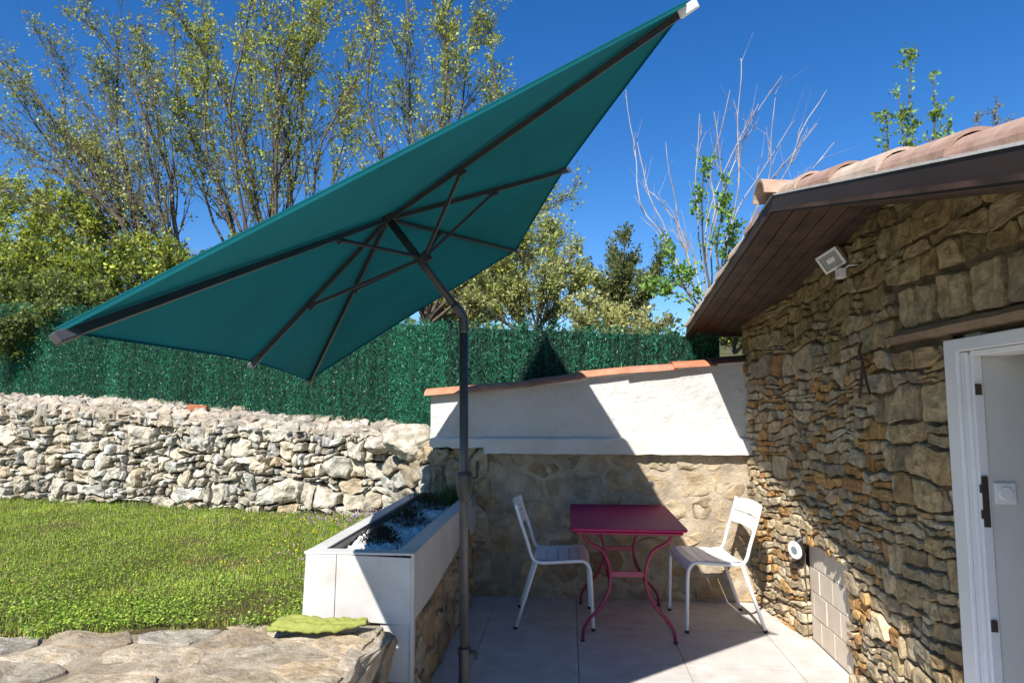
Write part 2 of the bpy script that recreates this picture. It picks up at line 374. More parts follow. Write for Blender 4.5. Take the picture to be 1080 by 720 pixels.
g.build('wall_core', MT['earth'], dry)
reparent(dry)
# the turned-in end beside the white wall
ret = empty('stone_wall_return', (-1.2, 5.5, .44)); tag(ret, 'short shaded stone wall end joining the white wall, behind the planter', 'wall')
RA = Vector((-1.62, 5.90, .40)); RB = Vector((-1.05, 5.24, .40)); rl = (RB-RA).length; rd = (RB-RA)/rl; rn = Vector((rd.y, -rd.x, 0))
g = MB()
stones(g, [(0, 0), (rl, 0), (rl, .80), (0, .70)], lambda u, v, h: RA+rd*u+Vector((0, 0, v))+rn*(h-.02), lambda u, v: (.12, .22), lambda u, v, r: pick(r, DC[2:5]+[(.4, .33, .25)], .12),
       aspect=1.4, gap=.012, h=(.05, .10), depth=.1, rough=.35, seed=90, prof=prof_d, tries=2000)
g.build('stone_face', MT['drystone'], ret)
g = MB(); g.prism([(RA.x, RA.y), (RB.x, RB.y), (RB.x, 6.1), (RA.x, 6.4)], lambda u, v, h: Vector((u, v, h)), .40, 1.12); g.build('wall_core', MT['earth'], ret)
reparent(ret)
def rock(name, c, s, col, mat, seed, label, cat, rz=0, group=None, sub=4, flat=.6):
    bm = bmesh.new(); bmesh.ops.create_icosphere(bm, subdivisions=sub, radius=1); off = Vector((seed*7.3, seed*3.1, 0))
    rr = Matrix.Rotation(rz, 3, 'Z'); planes = []
    rnd = random.Random(seed)
    for _ in range(9): planes.append((Vector([rnd.gauss(0, 1) for _ in range(3)]).normalized(), rnd.uniform(.62, .85)))
    for v in bm.verts:
        p = v.co.copy()
        for n_, d_ in planes:
            e = p.dot(n_)-d_
            if e > 0: p -= n_*e
        p += noise.noise_vector(p*2.2+off)*.10 + noise.noise_vector(p*7+off)*.035
        v.co = rr @ Vector((p.x*s[0], p.y*s[1], p.z*s[2]))
    me = bpy.data.meshes.new(name); bm.to_mesh(me); bm.free()
    ca = me.color_attributes.new('tint', 'FLOAT_COLOR', 'POINT'); a = np.ones((len(me.vertices), 4), 'f'); a[:, :3] = col; ca.data.foreach_set('color', a.ravel())
    me.materials.append(mat); o = bpy.data.objects.new(name, me); COL.objects.link(o); o.location = c
    return tag(o, label, cat, group)
rock('boulder', (-1.33, 5.52, 1.16), (.22, .19, .16), (.60, .54, .44), MT['drystone'], 3, 'large tan boulder on the wall end beside the left edge of the white wall', 'boulder')
rock('boulder', (-1.66, 5.80, 1.12), (.16, .14, .09), (.56, .5, .42), MT['drystone'], 5, 'smaller pale boulder left of the large tan boulder on the wall end', 'boulder')
rock('brick', (0, 0, 0), (.01, .01, .01), (.5, .2, .1), MT['brick'], 2, '', '', sub=1)
bpy.data.objects.remove(bpy.data.objects['brick'])
p = aty(209, 430, 6.72); g = MB(); g.box(-.09, .09, -.05, .05, -.03, .03, jit=.004)
o = g.build('brick', MT['brick'], bevel=.004); o.location = p; o.rotation_euler = (.05, .08, .3); tag(o, 'orange clay brick lying on top of the drystone wall', 'brick')

# ================================================================== WHITE WALL WITH LEDGE AND TILE CAPPING
gw = empty('garden_wall', (.1, 5.2, 0)); tag(gw, 'white rendered garden wall with ledge on a rubble base, behind the table', 'wall')
RC = [(.50, .42, .31), (.44, .37, .28), (.54, .46, .35), (.40, .32, .23), (.52, .40, .27), (.46, .42, .35)]
g = MB()
stones(g, [(-1.07, 0), (1.54, 0), (1.54, 1.09), (-1.07, 1.09)], lambda u, v, h: Vector((u, 5.215-h, v)), lambda u, v: (.10, .27), lambda u, v, r: pick(r, RC, .14),
       aspect=1.35, gap=.020, h=(.001, .014), depth=.03, rough=.20, seed=201, tries=3500, prof=((1.05, -1), (1.02, .3), (.95, .7), (.8, .95), (.55, 1), (.28, 1)), tilt=.12, sub=.028)
g.build('rubble_base', MT['rubble'], gw)
g = MB(); nxg, nzg = 90, 40; vs = []
for i in range(nxg+1):
    for j in range(nzg+1):
        x = -1.09+2.64*i/nxg; z = 1.10*j/nzg; vs.append((x, 5.212-.016*noise.fractal(Vector((x*7, z*7, 1)), .8, 2, 4), z))
g.add(vs, [(i*(nzg+1)+j, (i+1)*(nzg+1)+j, (i+1)*(nzg+1)+j+1, i*(nzg+1)+j+1) for i in range(nxg) for j in range(nzg)])
g.build('mortar_bed', M('base_mortar', (.50, .42, .31), .95, (.30, .24, .17), 7, 1, 35, .015, spec=.1, stain=(.18, .15, .12), sscale=2), gw, smooth=True)
def wt(x): return 1.545 + (x+1.09)*.088 if x < .12 else 1.665+(x-.12)*.105
g = MB(); n = 40; xs_ = [-1.09+2.64*i/n for i in range(n+1)]; m_ = 14; vs = []
for x in xs_:
    for j in range(m_+1):
        z = 1.16+(wt(x)-1.16)*j/m_; vs.append((x, 5.20+.006*noise.fractal(Vector((x*4, z*4, 3)), .8, 2, 3), z))
    vs += [(x, 5.42, wt(x)), (x, 5.42, 1.0)]
q = m_+3
g.add(vs, [(i*q+j, (i+1)*q+j, (i+1)*q+j+1, i*q+j+1) for i in range(n) for j in range(q-1)] + [tuple(range(q)), tuple(n*q+j for j in range(q-1, -1, -1))])
g.build('white_render', MT['render'], gw, smooth=False)
g = MB()   # ledge: slim sloping mortar at the left end, a full moulding from there to the house
nL = 60; vs = []
for i in range(nL+1):
    x = -.66+2.13*i/nL; w = .003*noise.noise(Vector((x*6, 0, 0))); b = 1.085-.0*x + .008*noise.noise(Vector((x*9, 4, 0)))
    vs += [(x, 5.205, 1.215), (x, 5.145+w, 1.20+w), (x, 5.138+w, 1.188), (x, 5.14+w, b), (x, 5.21, b-.004)]
g.add(vs, [(i*5+j, (i+1)*5+j, (i+1)*5+j+1, i*5+j+1) for i in range(nL) for j in range(4)] + [(0, 1, 2, 3, 4), tuple(nL*5+j for j in (4, 3, 2, 1, 0))])
g.build('ledge', MT['ledge'], gw)
g = MB(); vs = []
for i in range(13):
    x = -1.09+.43*i/12; zb = 1.13+.02*noise.noise(Vector((x*14, 0, 0))); vs += [(x, 5.205, 1.215), (x, 5.165, 1.195), (x, 5.16, zb), (x, 5.21, zb-.005)]
g.add(vs, [(i*4+j, (i+1)*4+j, (i+1)*4+j+1, i*4+j+1) for i in range(12) for j in range(3)] + [(0, 1, 2, 3)])
g.build('mortar_ledge', MT['ledge'], gw)
# a projecting pier of rubble under the left ledge
g = MB()
stones(g, [(-1.08, .40), (-.62, .40), (-.62, 1.13), (-1.08, 1.13)], lambda u, v, h: Vector((u, 5.20-h, v)), lambda u, v: (.16, .3), lambda u, v, r: pick(r, RC, .1),
       aspect=.9, gap=.012, h=(.02, .05), depth=.04, rough=.25, seed=205, tries=900)
g.build('end_stones', MT['stone'], gw)
CT = [(.52, .20, .11), (.56, .24, .14), (.48, .19, .11), (.58, .27, .15), (.50, .22, .14)]
def half_tile(name, p0, p1, r0, r1, mat, parent, col, up=Vector((0, 0, 1)), arc=170, th=.014, seg=12, flat=1.0):
    p0 = Vector(p0); p1 = Vector(p1); t = (p1-p0).normalized(); s_ = t.cross(up).normalized(); n_ = s_.cross(t)
    g = MB(); vs = []; K = 7
    for i in range(K):
        k = i/(K-1); p = p0.lerp(p1, k); r = r0+(r1-r0)*k
        for rr in (r, r-th):
            for j in range(seg+1):
                a = R(90-arc/2+arc*j/seg); w = 1+.02*noise.noise(Vector((k*3+p0.x*9, j*.4, p0.y)))
                vs.append(p+(s_*math.cos(a)+n_*(math.sin(a)*flat))*rr*w)
    m = seg+1; S = 2*m; fs = []
    for i in range(K-1):
        for j in range(seg):
            fs += [(i*S+j, i*S+j+1, (i+1)*S+j+1, (i+1)*S+j), (i*S+m+j, (i+1)*S+m+j, (i+1)*S+m+j+1, i*S+m+j+1)]
        fs += [(i*S, (i+1)*S, (i+1)*S+m, i*S+m), (i*S+seg, i*S+m+seg, (i+1)*S+m+seg, (i+1)*S+seg)]
    for i in (0, K-1):
        for j in range(seg): fs.append((i*S+j, i*S+m+j, i*S+m+j+1, i*S+j+1))
    g.add(vs, fs, col); return g.build(name, mat, parent, smooth=False)
rt = random.Random(8)
cap = [(-1.13, -.66), (-.70, -.28), (-.31, .10), (.06, .47), (.44, .83), (.80, 1.13), (1.08, 1.50)]
for i, (a, b) in enumerate(cap):
    dz = .018 if i != 3 else .035
    za = wt(a)+dz+(0.0 if i < 3 else .012); zb = wt(b)+dz
    if i == 2: za += .0; zb += .022
    c = CT[rt.randrange(5)]
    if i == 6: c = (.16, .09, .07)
    half_tile('cap_tile', (a, 5.29+rt.uniform(-.01, .01), za-.05), (b, 5.29, zb-.05), .16, .145 if i % 2 else .150, MT['tiles'], gw, c, arc=150, flat=.50)
    # mortar the tile is bedded in
g = MB(); vs = []
for i in range(41):
    x = -1.08+2.6*i/40; z = wt(x); w = .012*noise.noise(Vector((x*8, 2, 0))); vs += [(x, 5.185, z-.012+w), (x, 5.17, z+.012), (x, 5.29, z+.03), (x, 5.40, z)]
g.add(vs, [(i*4+j, (i+1)*4+j, (i+1)*4+j+1, i*4+j+1) for i in range(40) for j in range(3)])
g.build('tile_mortar', MT['ledge'], gw)
reparent(gw)

# ================================================================== THE STONE HOUSE (gable wall on the right)
hs_ = empty('stone_house', (1.46, 3.0, 0)); tag(hs_, 'small rough stone house with tiled roof, brown eaves and open white doorway', 'house')
RY = 3.145; YF = 5.48; YN = .70
def zr(y): return 2.405-.148*(y-RY) if y > RY else 2.405-.257*(RY-y)
XW = 1.46
g = MB()
A_ = [(2.70, 0), (5.25, 0), (5.25, zr(5.25)), (RY, zr(RY)), (2.70, zr(2.70))]
g.prism(A_, lambda u, v, h: Vector((h, u, v)), 1.53, 1.95)
g.prism([(1.56, 1.73), (2.70, 1.73), (2.70, zr(2.70)), (1.56, zr(1.56))], lambda u, v, h: Vector((h, u, v)), 1.53, 1.95)
g.prism([(YN+.2, 0), (1.56, 0), (1.56, zr(1.56)), (YN+.2, zr(YN+.2))], lambda u, v, h: Vector((h, u, v)), 1.53, 1.95)
g.box(1.95, 5.2, 4.95, 5.25, 0, 2.0); g.box(4.9, 5.2, .9, 4.95, 0, 1.85); g.box(1.95, 4.9, .9, 1.2, 0, 1.8)
g.build('wall_core', MT['mortar'], hs_)
HC_big = [(.50, .41, .28), (.54, .45, .32), (.47, .40, .31), (.52, .38, .22), (.43, .36, .27), (.56, .48, .36), (.42, .35, .24)]
HC_small = [(.56, .45, .32), (.60, .50, .36), (.50, .42, .32), (.56, .36, .17), (.55, .48, .38), (.62, .54, .42), (.50, .30, .15), (.46, .39, .30)]
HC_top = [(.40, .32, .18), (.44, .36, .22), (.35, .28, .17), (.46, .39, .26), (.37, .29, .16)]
def hcol(u, v, r):
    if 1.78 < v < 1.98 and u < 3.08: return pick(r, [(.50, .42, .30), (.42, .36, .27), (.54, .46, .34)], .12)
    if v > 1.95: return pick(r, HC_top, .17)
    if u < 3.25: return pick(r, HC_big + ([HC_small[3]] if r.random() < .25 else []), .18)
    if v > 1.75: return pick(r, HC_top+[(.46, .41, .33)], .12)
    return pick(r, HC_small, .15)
def hr(u, v):
    if v > 1.93: return (.10, .20)
    if u < 3.3: return (.11, .22)
    if u < 3.7: return (.07, .16)
    if v > 1.7: return (.07, .16)
    return (.048, .12)
def bulge(y): return .13*max(0, (y-4.45)/.8)**1.15
hf = lambda u, v, h: Vector((1.505-h-bulge(u), u, v-.15*h))
g = MB()
NICHE = (3.80, 4.46, -.01, .60); SOLD = (1.50, 3.08, 1.70, 1.985)
sold = []; ys = [3.08, 2.93, 2.77, 2.53, 2.33, 2.10, 1.9, 1.7, 1.5]
for i in range(len(ys)-1):
    a, b = ys[i+1], ys[i]; k = .012*(i % 3); sold.append([(a+.006, 1.787+k*.3), (b-.007, 1.787), (b-.016, 1.962+k*.8), (a+.012, 1.975-k)])
small = [(2.70, 0), (5.27, 0), (5.27, zr(5.27)-.0), (RY, zr(RY)-.0), (1.56, zr(1.56)-0), (1.56, 1.74), (2.70, 1.74)]
# convex pieces of the gable face
prof_h = ((1.0, -1), (1.0, .55), (.985, .90), (.93, 1.0), (.64, 1.02), (.30, 1.0))
kw = dict(gap=.0068, h=(.030, .060), depth=.01, rough=.15, prof=prof_h, sub=.024, tilt=.07)
ex = (NICHE, SOLD)
rm = random.Random(777)
def spl(u, v):
    if v > 1.72: return .15
    return min(.95, max(.22, (u-3.18+.25*noise.noise(Vector((v*4, 3, 0))))*3.0))
low = masonry(2.70, 5.3, 0, 2.5, (.070, .135), (.12, .36), rm, spl, wav=.40, slope=-.035)
cells = clip_region(low, [(2.70, 0), (5.27, 0), (5.27, zr(5.27)), (3.3, 1.985), (2.70, 1.985)] if False else [(3.20, 0), (5.27, 0), (5.27, zr(5.27)), (3.20, zr(3.20))], ex)
cells += clip_region(low, [(2.70, 0), (3.20, 0), (3.20, 1.985), (2.70, 1.985)], ex)
up = masonry(1.0, 3.25, 1.985, 2.5, (.08, .13), (.12, .30), rm, wav=.45, slope=.0)
cells += clip_region(up, [(1.53, 1.985), (3.20, 1.985), (3.20, zr(3.20)), (RY, zr(RY)), (1.53, zr(1.53))])
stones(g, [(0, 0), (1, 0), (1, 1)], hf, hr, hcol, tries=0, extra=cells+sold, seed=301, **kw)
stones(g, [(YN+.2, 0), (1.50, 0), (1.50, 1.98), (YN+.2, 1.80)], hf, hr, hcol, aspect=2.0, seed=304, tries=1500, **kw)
g.build('stone_wall', MT['stone'], hs_)
g = MB(); Ky, Kz = 128, 120; idx = {}; vs = []
for i in range(Ky+1):
    for j in range(Kz+1):
        y = 2.70+2.56*i/Ky; z = 2.42*j/Kz; idx[(i, j)] = len(vs); vs.append((1.486-bulge(y)+.008*noise.fractal(Vector((y*9, z*9, 2)), .8, 2, 4), y, min(z, zr(y)-.01)))
fs = []
for i in range(Ky):
    for j in range(Kz):
        y = 2.70+2.56*(i+.5)/Ky; z = 2.42*(j+.5)/Kz
        if (3.795 < y < 4.465 and z < .605) or z > zr(y)+.02: continue
        fs.append((idx[(i, j)], idx[(i+1, j)], idx[(i+1, j+1)], idx[(i, j+1)]))
g.add(vs, fs)
k0 = len(g.v); g.add([(1.484, 1.53, 1.79), (1.484, 2.70, 1.79), (1.484, 2.70, zr(2.70)-.01), (1.484, 1.53, zr(1.53)-.01)], [(0, 1, 2, 3)])
g.build('wall_mortar', MT['wmortar'], hs_)
# lintel slab
g = MB(); vs = []
for i in range(25):
    y = 1.46+1.70*i/24; w = .008*noise.noise(Vector((y*7, 0, 0))); w2 = .01*noise.noise(Vector((y*9, 5, 0)))
    vs += [(1.55, y, 1.715), (1.445+w, y, 1.728+w2*.5), (1.44+w, y, 1.755+w2), (1.462+w, y, 1.778+w2), (1.55, y, 1.79)]
g.add(vs, [(i*5+j, (i+1)*5+j, (i+1)*5+j+1, i*5+j+1) for i in range(24) for j in range(4)] + [(0, 1, 2, 3, 4), tuple(24*5+j for j in (4, 3, 2, 1, 0))])
g.build('lintel', MT['lintel'], hs_)
# tiled niche
tn = MB(); tn.box(1.515, 1.535, 3.80, 4.46, 0, .60); tno = tn.build('niche_back', MT['grout'], hs_)
g = MB(); rt = random.Random(5)
for r_ in range(4):
    off = .0 if r_ % 2 else .10
    y = 3.80-off
    while y < 4.45:
        a = max(y+.003, 3.80); b = min(y+.197, 4.457)
        if b-a > .02: g.box(1.505+rt.uniform(0, .003), 1.518, a, b, .003+r_*.15, .147+r_*.15)
        y += .20
o = g.build('niche_tiles', MT['niche'], hs_, bevel=.002)
# door frame
fr = empty('door_frame', (1.46, 2.6, 0)); fr.parent = hs_
def dpart(name, mb, mat, bevel=.003): return mb.build(name, mat, fr, bevel=bevel)
g = MB(); g.box(1.445, 1.50, 2.615, 2.695, 0, 1.70); g.box(1.458, 1.505, 2.580, 2.612, 0, 1.648); g.box(1.470, 1.505, 2.560, 2.578, 0, 1.64); dpart('jamb', g, MT['doorpaint'])
g = MB(); g.box(1.445, 1.50, 1.56, 1.635, 0, 1.70); g.box(1.462, 1.60, 1.638, 1.69, 0, 1.648); dpart('jamb', g, MT['doorpaint'])
g = MB(); g.box(1.445, 1.50, 1.637, 2.613, 1.652, 1.70); g.box(1.462, 1.60, 1.692, 2.558, 1.632, 1.65); dpart('frame_head', g, MT['doorpaint'])
for (z0, z1) in ((1.02, 1.20), (1.49, 1.53), (.66, .70)):
    g = MB(); g.box(1.474, 1.494, 2.552, 2.5595, z0, z1); 
    if z1-z0 > .1: g.box(1.466, 1.474, 2.548, 2.5595, z0+.03, z0+.06); g.box(1.466, 1.474, 2.548, 2.5595, z1-.06, z1-.03)
    dpart('strike_plate', g, MT['iron'], .001)
g = MB(); g.box(1.507, 4.9, 2.565, 2.66, 0, 1.98); g.box(1.95, 4.9, 1.2, 1.24, 0, 1.98); g.box(4.86, 4.9, 1.24, 2.58, 0, 1.98); g.box(1.60, 4.9, 1.2, 2.66, 1.985, 2.0)
g.build('interior_wall', MT['interior'], hs_)
g = MB(); g.box(1.55, 4.9, 1.2, 2.56, -.05, .02); g.build('interior_floor', MT['floor'], hs_)
sp = aty(1060, 520, 2.56)
g = MB(); g.box(sp.x-.036, sp.x+.036, 2.555, 2.565, sp.z-.037, sp.z+.037); sw = g.build('light_switch', MT['plasticw'], hs_, bevel=.003)
g = MB(); g.tube([(sp.x, 2.555, sp.z), (sp.x, 2.549, sp.z)], .024, 24); g.build('switch_knob', MT['plasticw'], sw, bevel=.002)
# iron wall anchor
p0 = Vector((1.425, 3.36, 1.66))
g = MB()
g.tube([p0+Vector((0, 0, .10)), p0+Vector((-.015, 0, .05)), p0, p0+Vector((0, .03, -.10)), p0+Vector((.0, .055, -.17))], .0075, 6)
g.tube([p0+Vector((0, 0, 0)), p0+Vector((0, -.03, -.09)), p0+Vector((.0, -.06, -.155))], .006, 6)
g.tube([p0+Vector((0, -.05, .01)), p0+Vector((-.01, 0, .015)), p0+Vector((0, .06, .02))], .007, 6)
g.build('wall_anchor', MT['iron'], hs_)
# ---- roof
g = MB(); EX = .990
for k in range(6):
    x0 = EX+k*.082; x1 = x0+.077
    for (ya, yb) in ((RY, YF), (RY, YN)):
        vs = [(x, y, zr(y)+dz) for x in (x0, x1) for y in (ya, yb) for dz in (-.028, -.010)]
        g.add(vs, [(0, 1, 3, 2), (4, 6, 7, 5), (0, 4, 5, 1), (2, 3, 7, 6), (0, 2, 6, 4), (1, 5, 7, 3)])
g.build('soffit_boards', MT['wood'], hs_, bevel=.003)
g = MB()   # roof deck
for (ya, yb) in ((RY, YF), (RY, YN)):
    vs = [(x, y, zr(y)+dz) for x in (EX-.005, 5.5) for y in (ya, yb) for dz in (-.006, .022)]
    g.add(vs, [(0, 1, 3, 2), (4, 6, 7, 5), (0, 4, 5, 1), (2, 3, 7, 6), (0, 2, 6, 4), (1, 5, 7, 3)])
g.build('roof_deck', MT['wood'], hs_)
def sloped(name, x0, x1, d0, d1, mat, ext=0):
    g = MB()
    for (ya, yb) in ((RY, YF+ext), (RY, YN-ext)):
        vs = [(x, y, zr(y)+dz) for x in (x0, x1) for y in (ya, yb) for dz in (d0, d1)]
        g.add(vs, [(0, 1, 3, 2), (4, 6, 7, 5), (0, 4, 5, 1), (2, 3, 7, 6), (0, 2, 6, 4), (1, 5, 7, 3)])
    return g.build(name, mat, hs_)
sloped('fascia_board', .963, .985, -.052, .030, MT['fascia'], .01)
sloped('fascia_trim', .950, .962, -.045, -.030, MT['wood'], .01)
sloped('verge_mortar', .960, .995, .032, .040, MT['ledge'])
for (a, b) in ((YF, YF+.022), (YN-.022, YN)):
    zz = zr(a if a > 3 else b); g = MB(); g.box(.987, 5.5, a, b, zz-.05, zz+.02); g.build('eaves_board', MT['fascia'], hs_)
RCOL = [(.46, .33, .25), (.54, .41, .31), (.54, .44, .35), (.40, .28, .22), (.60, .49, .39)]
rt = random.Random(21); y = 1.02
sl = Vector((0, 1, .25)).normalized()
while y < RY-.1:
    a = Vector((1.050, y-.02, zr(y-.02)+.040)); b = Vector((1.050, min(y+.40, RY+.06), zr(min(y+.40, RY-.01))+.026))
    half_tile('verge_tile', a, b, .089, .083, MT['tiles'], hs_, RCOL[rt.randrange(5)], arc=176, th=.012, flat=.85); y += .37
y = RY+.08
while y < YF:
    a = Vector((1.050, min(y+.40, YF+.03), zr(min(y+.40, YF+.03))+.030)); b = Vector((1.050, y-.03, zr(y)+.020))
    half_tile('verge_tile', a, b, .098, .078, MT['tiles'], hs_, RCOL[rt.randrange(5)], arc=176); y += .37
for k in range(11):
    half_tile('ridge_tile', (.915+k*.40, RY+.06, zr(RY)+.030), (.915+k*.40+.44, RY+.06, zr(RY)+.018), .10, .085, MT['tiles'], hs_, RCOL[k % 5], arc=170)
g = MB(); rt = random.Random(3)   # tile field
for (y0, y1, s_) in ((RY, YN-.03, -1), (RY, YF+.03, 1)):
    nrow = 6
    for r_ in range(nrow):
        ya = y0+(y1-y0)*r_/nrow; yb = y0+(y1-y0)*(r_+1.12)/nrow
        x = 1.18
        while x < 5.4:
            c = pick(rt, RCOL, .12); vs = []
            for (yy, rr, dz) in ((ya, .072, .03), (yb, .086, .042)):
                for j in range(7):
                    a = math.pi*j/6; vs.append((x+.085-math.cos(a)*rr, yy, zr(yy)+dz+math.sin(a)*rr*.85))
            g.add(vs, [(j, j+1, 7+j+1, 7+j) for j in range(6)], c); x += .19
g.build('roof_tiles', MT['tiles'], hs_)
reparent(hs_); reparent_list = [fr]
fr.matrix_parent_inverse = Matrix.Translation(hs_.location).inverted()
for c in fr.children: c.matrix_parent_inverse = Matrix.Translation(fr.location).inverted()

# ---- wall lamps
fl = empty('floodlight', (1.44, 3.60, 2.20)); tag(fl, 'white square floodlight fixed under the eaves of the stone house', 'floodlight')
def xf(rot, loc): return Matrix.Translation(loc) @ rot
rot = Matrix.Rotation(R(-105), 4, 'Z') @ Matrix.Rotation(R(-18), 4, 'Y') 
def place(o, m): o.matrix_local = m
# local: faces -Y, tilted
FM = Matrix.Translation((-.055, -.02, .015)) @ Vector((-.62, -.70, -.36)).to_track_quat('-Y', 'Z').to_matrix().to_4x4() @ Matrix.Rotation(R(-24), 4, 'Y') @ Matrix.Scale(.86, 4)
g = MB(); g.box(-.070, .070, 0, .045, -.058, .058); o = g.build('housing', MT['plasticw'], fl, bevel=.008); o.matrix_local = FM
g = MB()
for (a, b, c, d) in ((-.072, .072, .046, .060), (-.072, .072, -.060, -.046), (-.072, -.056, -.046, .046), (.056, .072, -.046, .046)): g.box(a, b, -.012, 0, c, d)
o = g.build('bezel', MT['plasticw'], fl, bevel=.003); o.matrix_local = FM
g = MB(); g.box(-.056, .056, -.004, -.001, -.046, .046); o = g.build('glass', MT['glass'], fl); o.matrix_local = FM
g = MB(); g.box(-.025, .025, -.002, .0, -.014, .014); 
for v in range(len(g.v)): g.v[v] = (g.v[v][0], g.v[v][1]-.0045, g.v[v][2])
o = g.build('led_panel', MT['plasticw'], fl); o.matrix_local = FM
g = MB(); g.tube([(-.06, .0, .0), (-.03, -.01, -.03), (.0, -.02, -.03)], .008, 8); g.build('bracket', MT['plasticw'], fl)
g = MB(); g.box(-.035, .0, -.07, -.01, -.085, -.035); g.build('sensor_box', MT['plasticw'], fl, bevel=.004)
g = MB(); g.tube([(0, -.03, -.04), (.0, -.10, -.03), (.02, -.16, -.04)], .004, 6); g.build('cable', MT['plasticw'], fl)
rl_ = empty('round_lamp', (1.46, 4.44, .565)); tag(rl_, 'small round white spotlight above the tiled niche of the stone house', 'lamp')
RM = Matrix.Translation((-.045, 0, -.02)) @ Matrix.Rotation(R(62), 4, 'Z') @ Matrix.Rotation(R(14), 4, 'X')
RM = Matrix.Translation((-.045, 0, -.02)) @ Matrix.Rotation(R(-64), 4, 'Z') @ Matrix.Rotation(R(8), 4, 'X') @ Matrix.Scale(.86, 4)
g = MB(); g.tube([(0, .06, 0), (0, .03, 0), (0, 0, 0)], [.035, .058, .062], 28); o = g.build('housing', MT['dark'], rl_); o.matrix_local = RM
g = MB(); g.tube([(0, .0, 0), (0, -.008, 0)], [.066, .062], 32); o = g.build('bezel', MT['plasticw'], rl_); o.matrix_local = RM
g = MB(); g.tube([(0, -.008, 0), (0, -.0105, 0)], [.030, .028], 24); o = g.build('lens', MT['glass'], rl_); o.matrix_local = RM
g = MB(); g.tube([(0, 0, .05), (-.02, .0, .035), (-.04, 0, .02)], .012, 8); g.build('bracket', MT['dark'], rl_)

# ================================================================== PLANTER
pt = empty('planter', (-.97, 3.07, 0)); tag(pt, 'long planter box clad in pale panels with white pebbles, at the edge of the patio', 'planter')
PX0, PX1, PY0, PY1, PZ = -1.235, -.72, 3.09, 5.19, .775
g = MB(); g.box(-1.20, -.745, 3.12, 5.19, .0, .68); g.build('core', MT['mortar'], pt)
g = MB()   # near end cladding: two panels, slight gap
g.prism([(PX0-.006, .475), (PX0+.145, .470), (PX0+.150, PZ-.012), (PX0+.004, PZ-.006)], lambda u, v, h: Vector((u, 3.10-h, v)), 0, .012)
g.prism([(PX0+.148, .468), (PX1-.012, .455), (PX1-.012, PZ-.022), (PX0+.1525, PZ-.012)], lambda u, v, h: Vector((u, 3.10-h, v)), 0, .012)
g.build('end_panel', MT['panel'], pt, bevel=.0015)
g = MB(); g.prism([(-.865, .20), (PX1-.012, .20), (PX1-.012, .452), (-.875, .455)], lambda u, v, h: Vector((u, 3.112-h, v)), 0, .012); g.build('end_post', MT['panel'], pt, bevel=.0015)
g = MB(); y = PY0; i = 0; rt = random.Random(2)
ysp = [3.09, 3.13, 3.42, 3.72, 4.02, 4.32, 4.62, 4.92, 5.185]
for i in range(len(ysp)-1):
    zb = .20 if i == 0 else (.47+.10*min(1, max(0, (ysp[i]-3.5)/1.2)) if i < 7 else .52)
    zb2 = .20 if i == 0 else (.47+.10*min(1, max(0, (ysp[i+1]-3.5)/1.2)) if i < 7 else .50)
    g.prism([(ysp[i]+.001, zb), (ysp[i+1]-.001, zb2), (ysp[i+1]-.001, PZ-.012), (ysp[i]+.001, PZ-.012)], lambda u, v, h: Vector((PX1-.012+h+rt.uniform(0, .0), u, v)), 0, .012+rt.uniform(0, .003))
g.build('side_panel', MT['panel'], pt, bevel=.0015)
g = MB(); g.box(PX0, PX0+.010, 3.10, 5.19, .45, PZ-.012); g.build('back_panel', MT['panel'], pt)
for nm, b in (('rim', (PX1-.085, PX1+.004, 3.165, 5.19)), ('rim', (PX0, PX0+.075, 3.165, 5.19)), ('rim', (PX0-.004, PX1+.004, 3.085, 3.163))):
    g = MB(); n = max(1, int((b[3]-b[2])/.45)); 
    for k in range(n):
        a0 = b[2]+(b[3]-b[2])*k/n; a1 = b[2]+(b[3]-b[2])*(k+1)/n; g.box(b[0], b[1], a0+.001, a1-.001, PZ-.011, PZ)
    g.build('rim', MT['panel'], pt, bevel=.0015)
g = MB(); g.box(PX0+.075, PX0+.083, 3.165, 5.18, .66, PZ-.011); g.box(PX1-.093, PX1-.085, 3.165, 5.18, .66, PZ-.011); g.box(PX0+.083, PX1-.093, 3.165, 3.173, .66, PZ-.011); g.build('inner_lining', MT['dark'], pt)
g = MB()
stones(g, [(3.14, 0), (5.2, 0), (5.2, .56), (3.14, .48)], lambda u, v, h: Vector((-.757+h, u, v)), lambda u, v: (.10, .24), lambda u, v, r: pick(r, HC_big+RC+[(.42, .28, .16)], .14),
       aspect=1.35, gap=.012, h=(.012, .032), depth=.02, rough=.28, seed=404, tries=2200)
g.build('stone_base', MT['stone'], pt)
reparent(pt)
# pebbles in the planter
rt = np.random.default_rng(5); g = MB(); 
ico = bmesh.new(); bmesh.ops.create_icosphere(ico, subdivisions=1, radius=1); iv = [v.co.copy() for v in ico.verts]; inf = [tuple(v.index for v in f.verts) for f in ico.faces]; ico.free()
for _ in range(3600):
    x = rt.uniform(PX0+.09, PX1-.10); y = rt.uniform(3.18, 5.15); s = rt.uniform(.006, .015); z = .722+rt.uniform(-.006, .012)+.012*math.sin(x*13+y*6)
    M3 = Matrix.Rotation(rt.uniform(0, 6), 3, 'Z') @ Matrix.Rotation(rt.uniform(-.6, .6), 3, 'X'); k = rt.uniform(.58, .85)
    sx, sy, sz = s*rt.uniform(.9, 1.5), s, s*rt.uniform(.6, .9)
    g.add([M3 @ Vector((v.x*sx, v.y*sy, v.z*sz))+Vector((x, y, z)) for v in iv], inf, (k, k*.99, k*.98))
g.box(PX0+.083, PX1-.093, 3.17, 5.18, .68, .715, (.5, .5, .5))
tag(g.build('gravel', MT['gravel'], smooth=True), 'white pebble gravel filling the planter', 'gravel', kind='stuff')
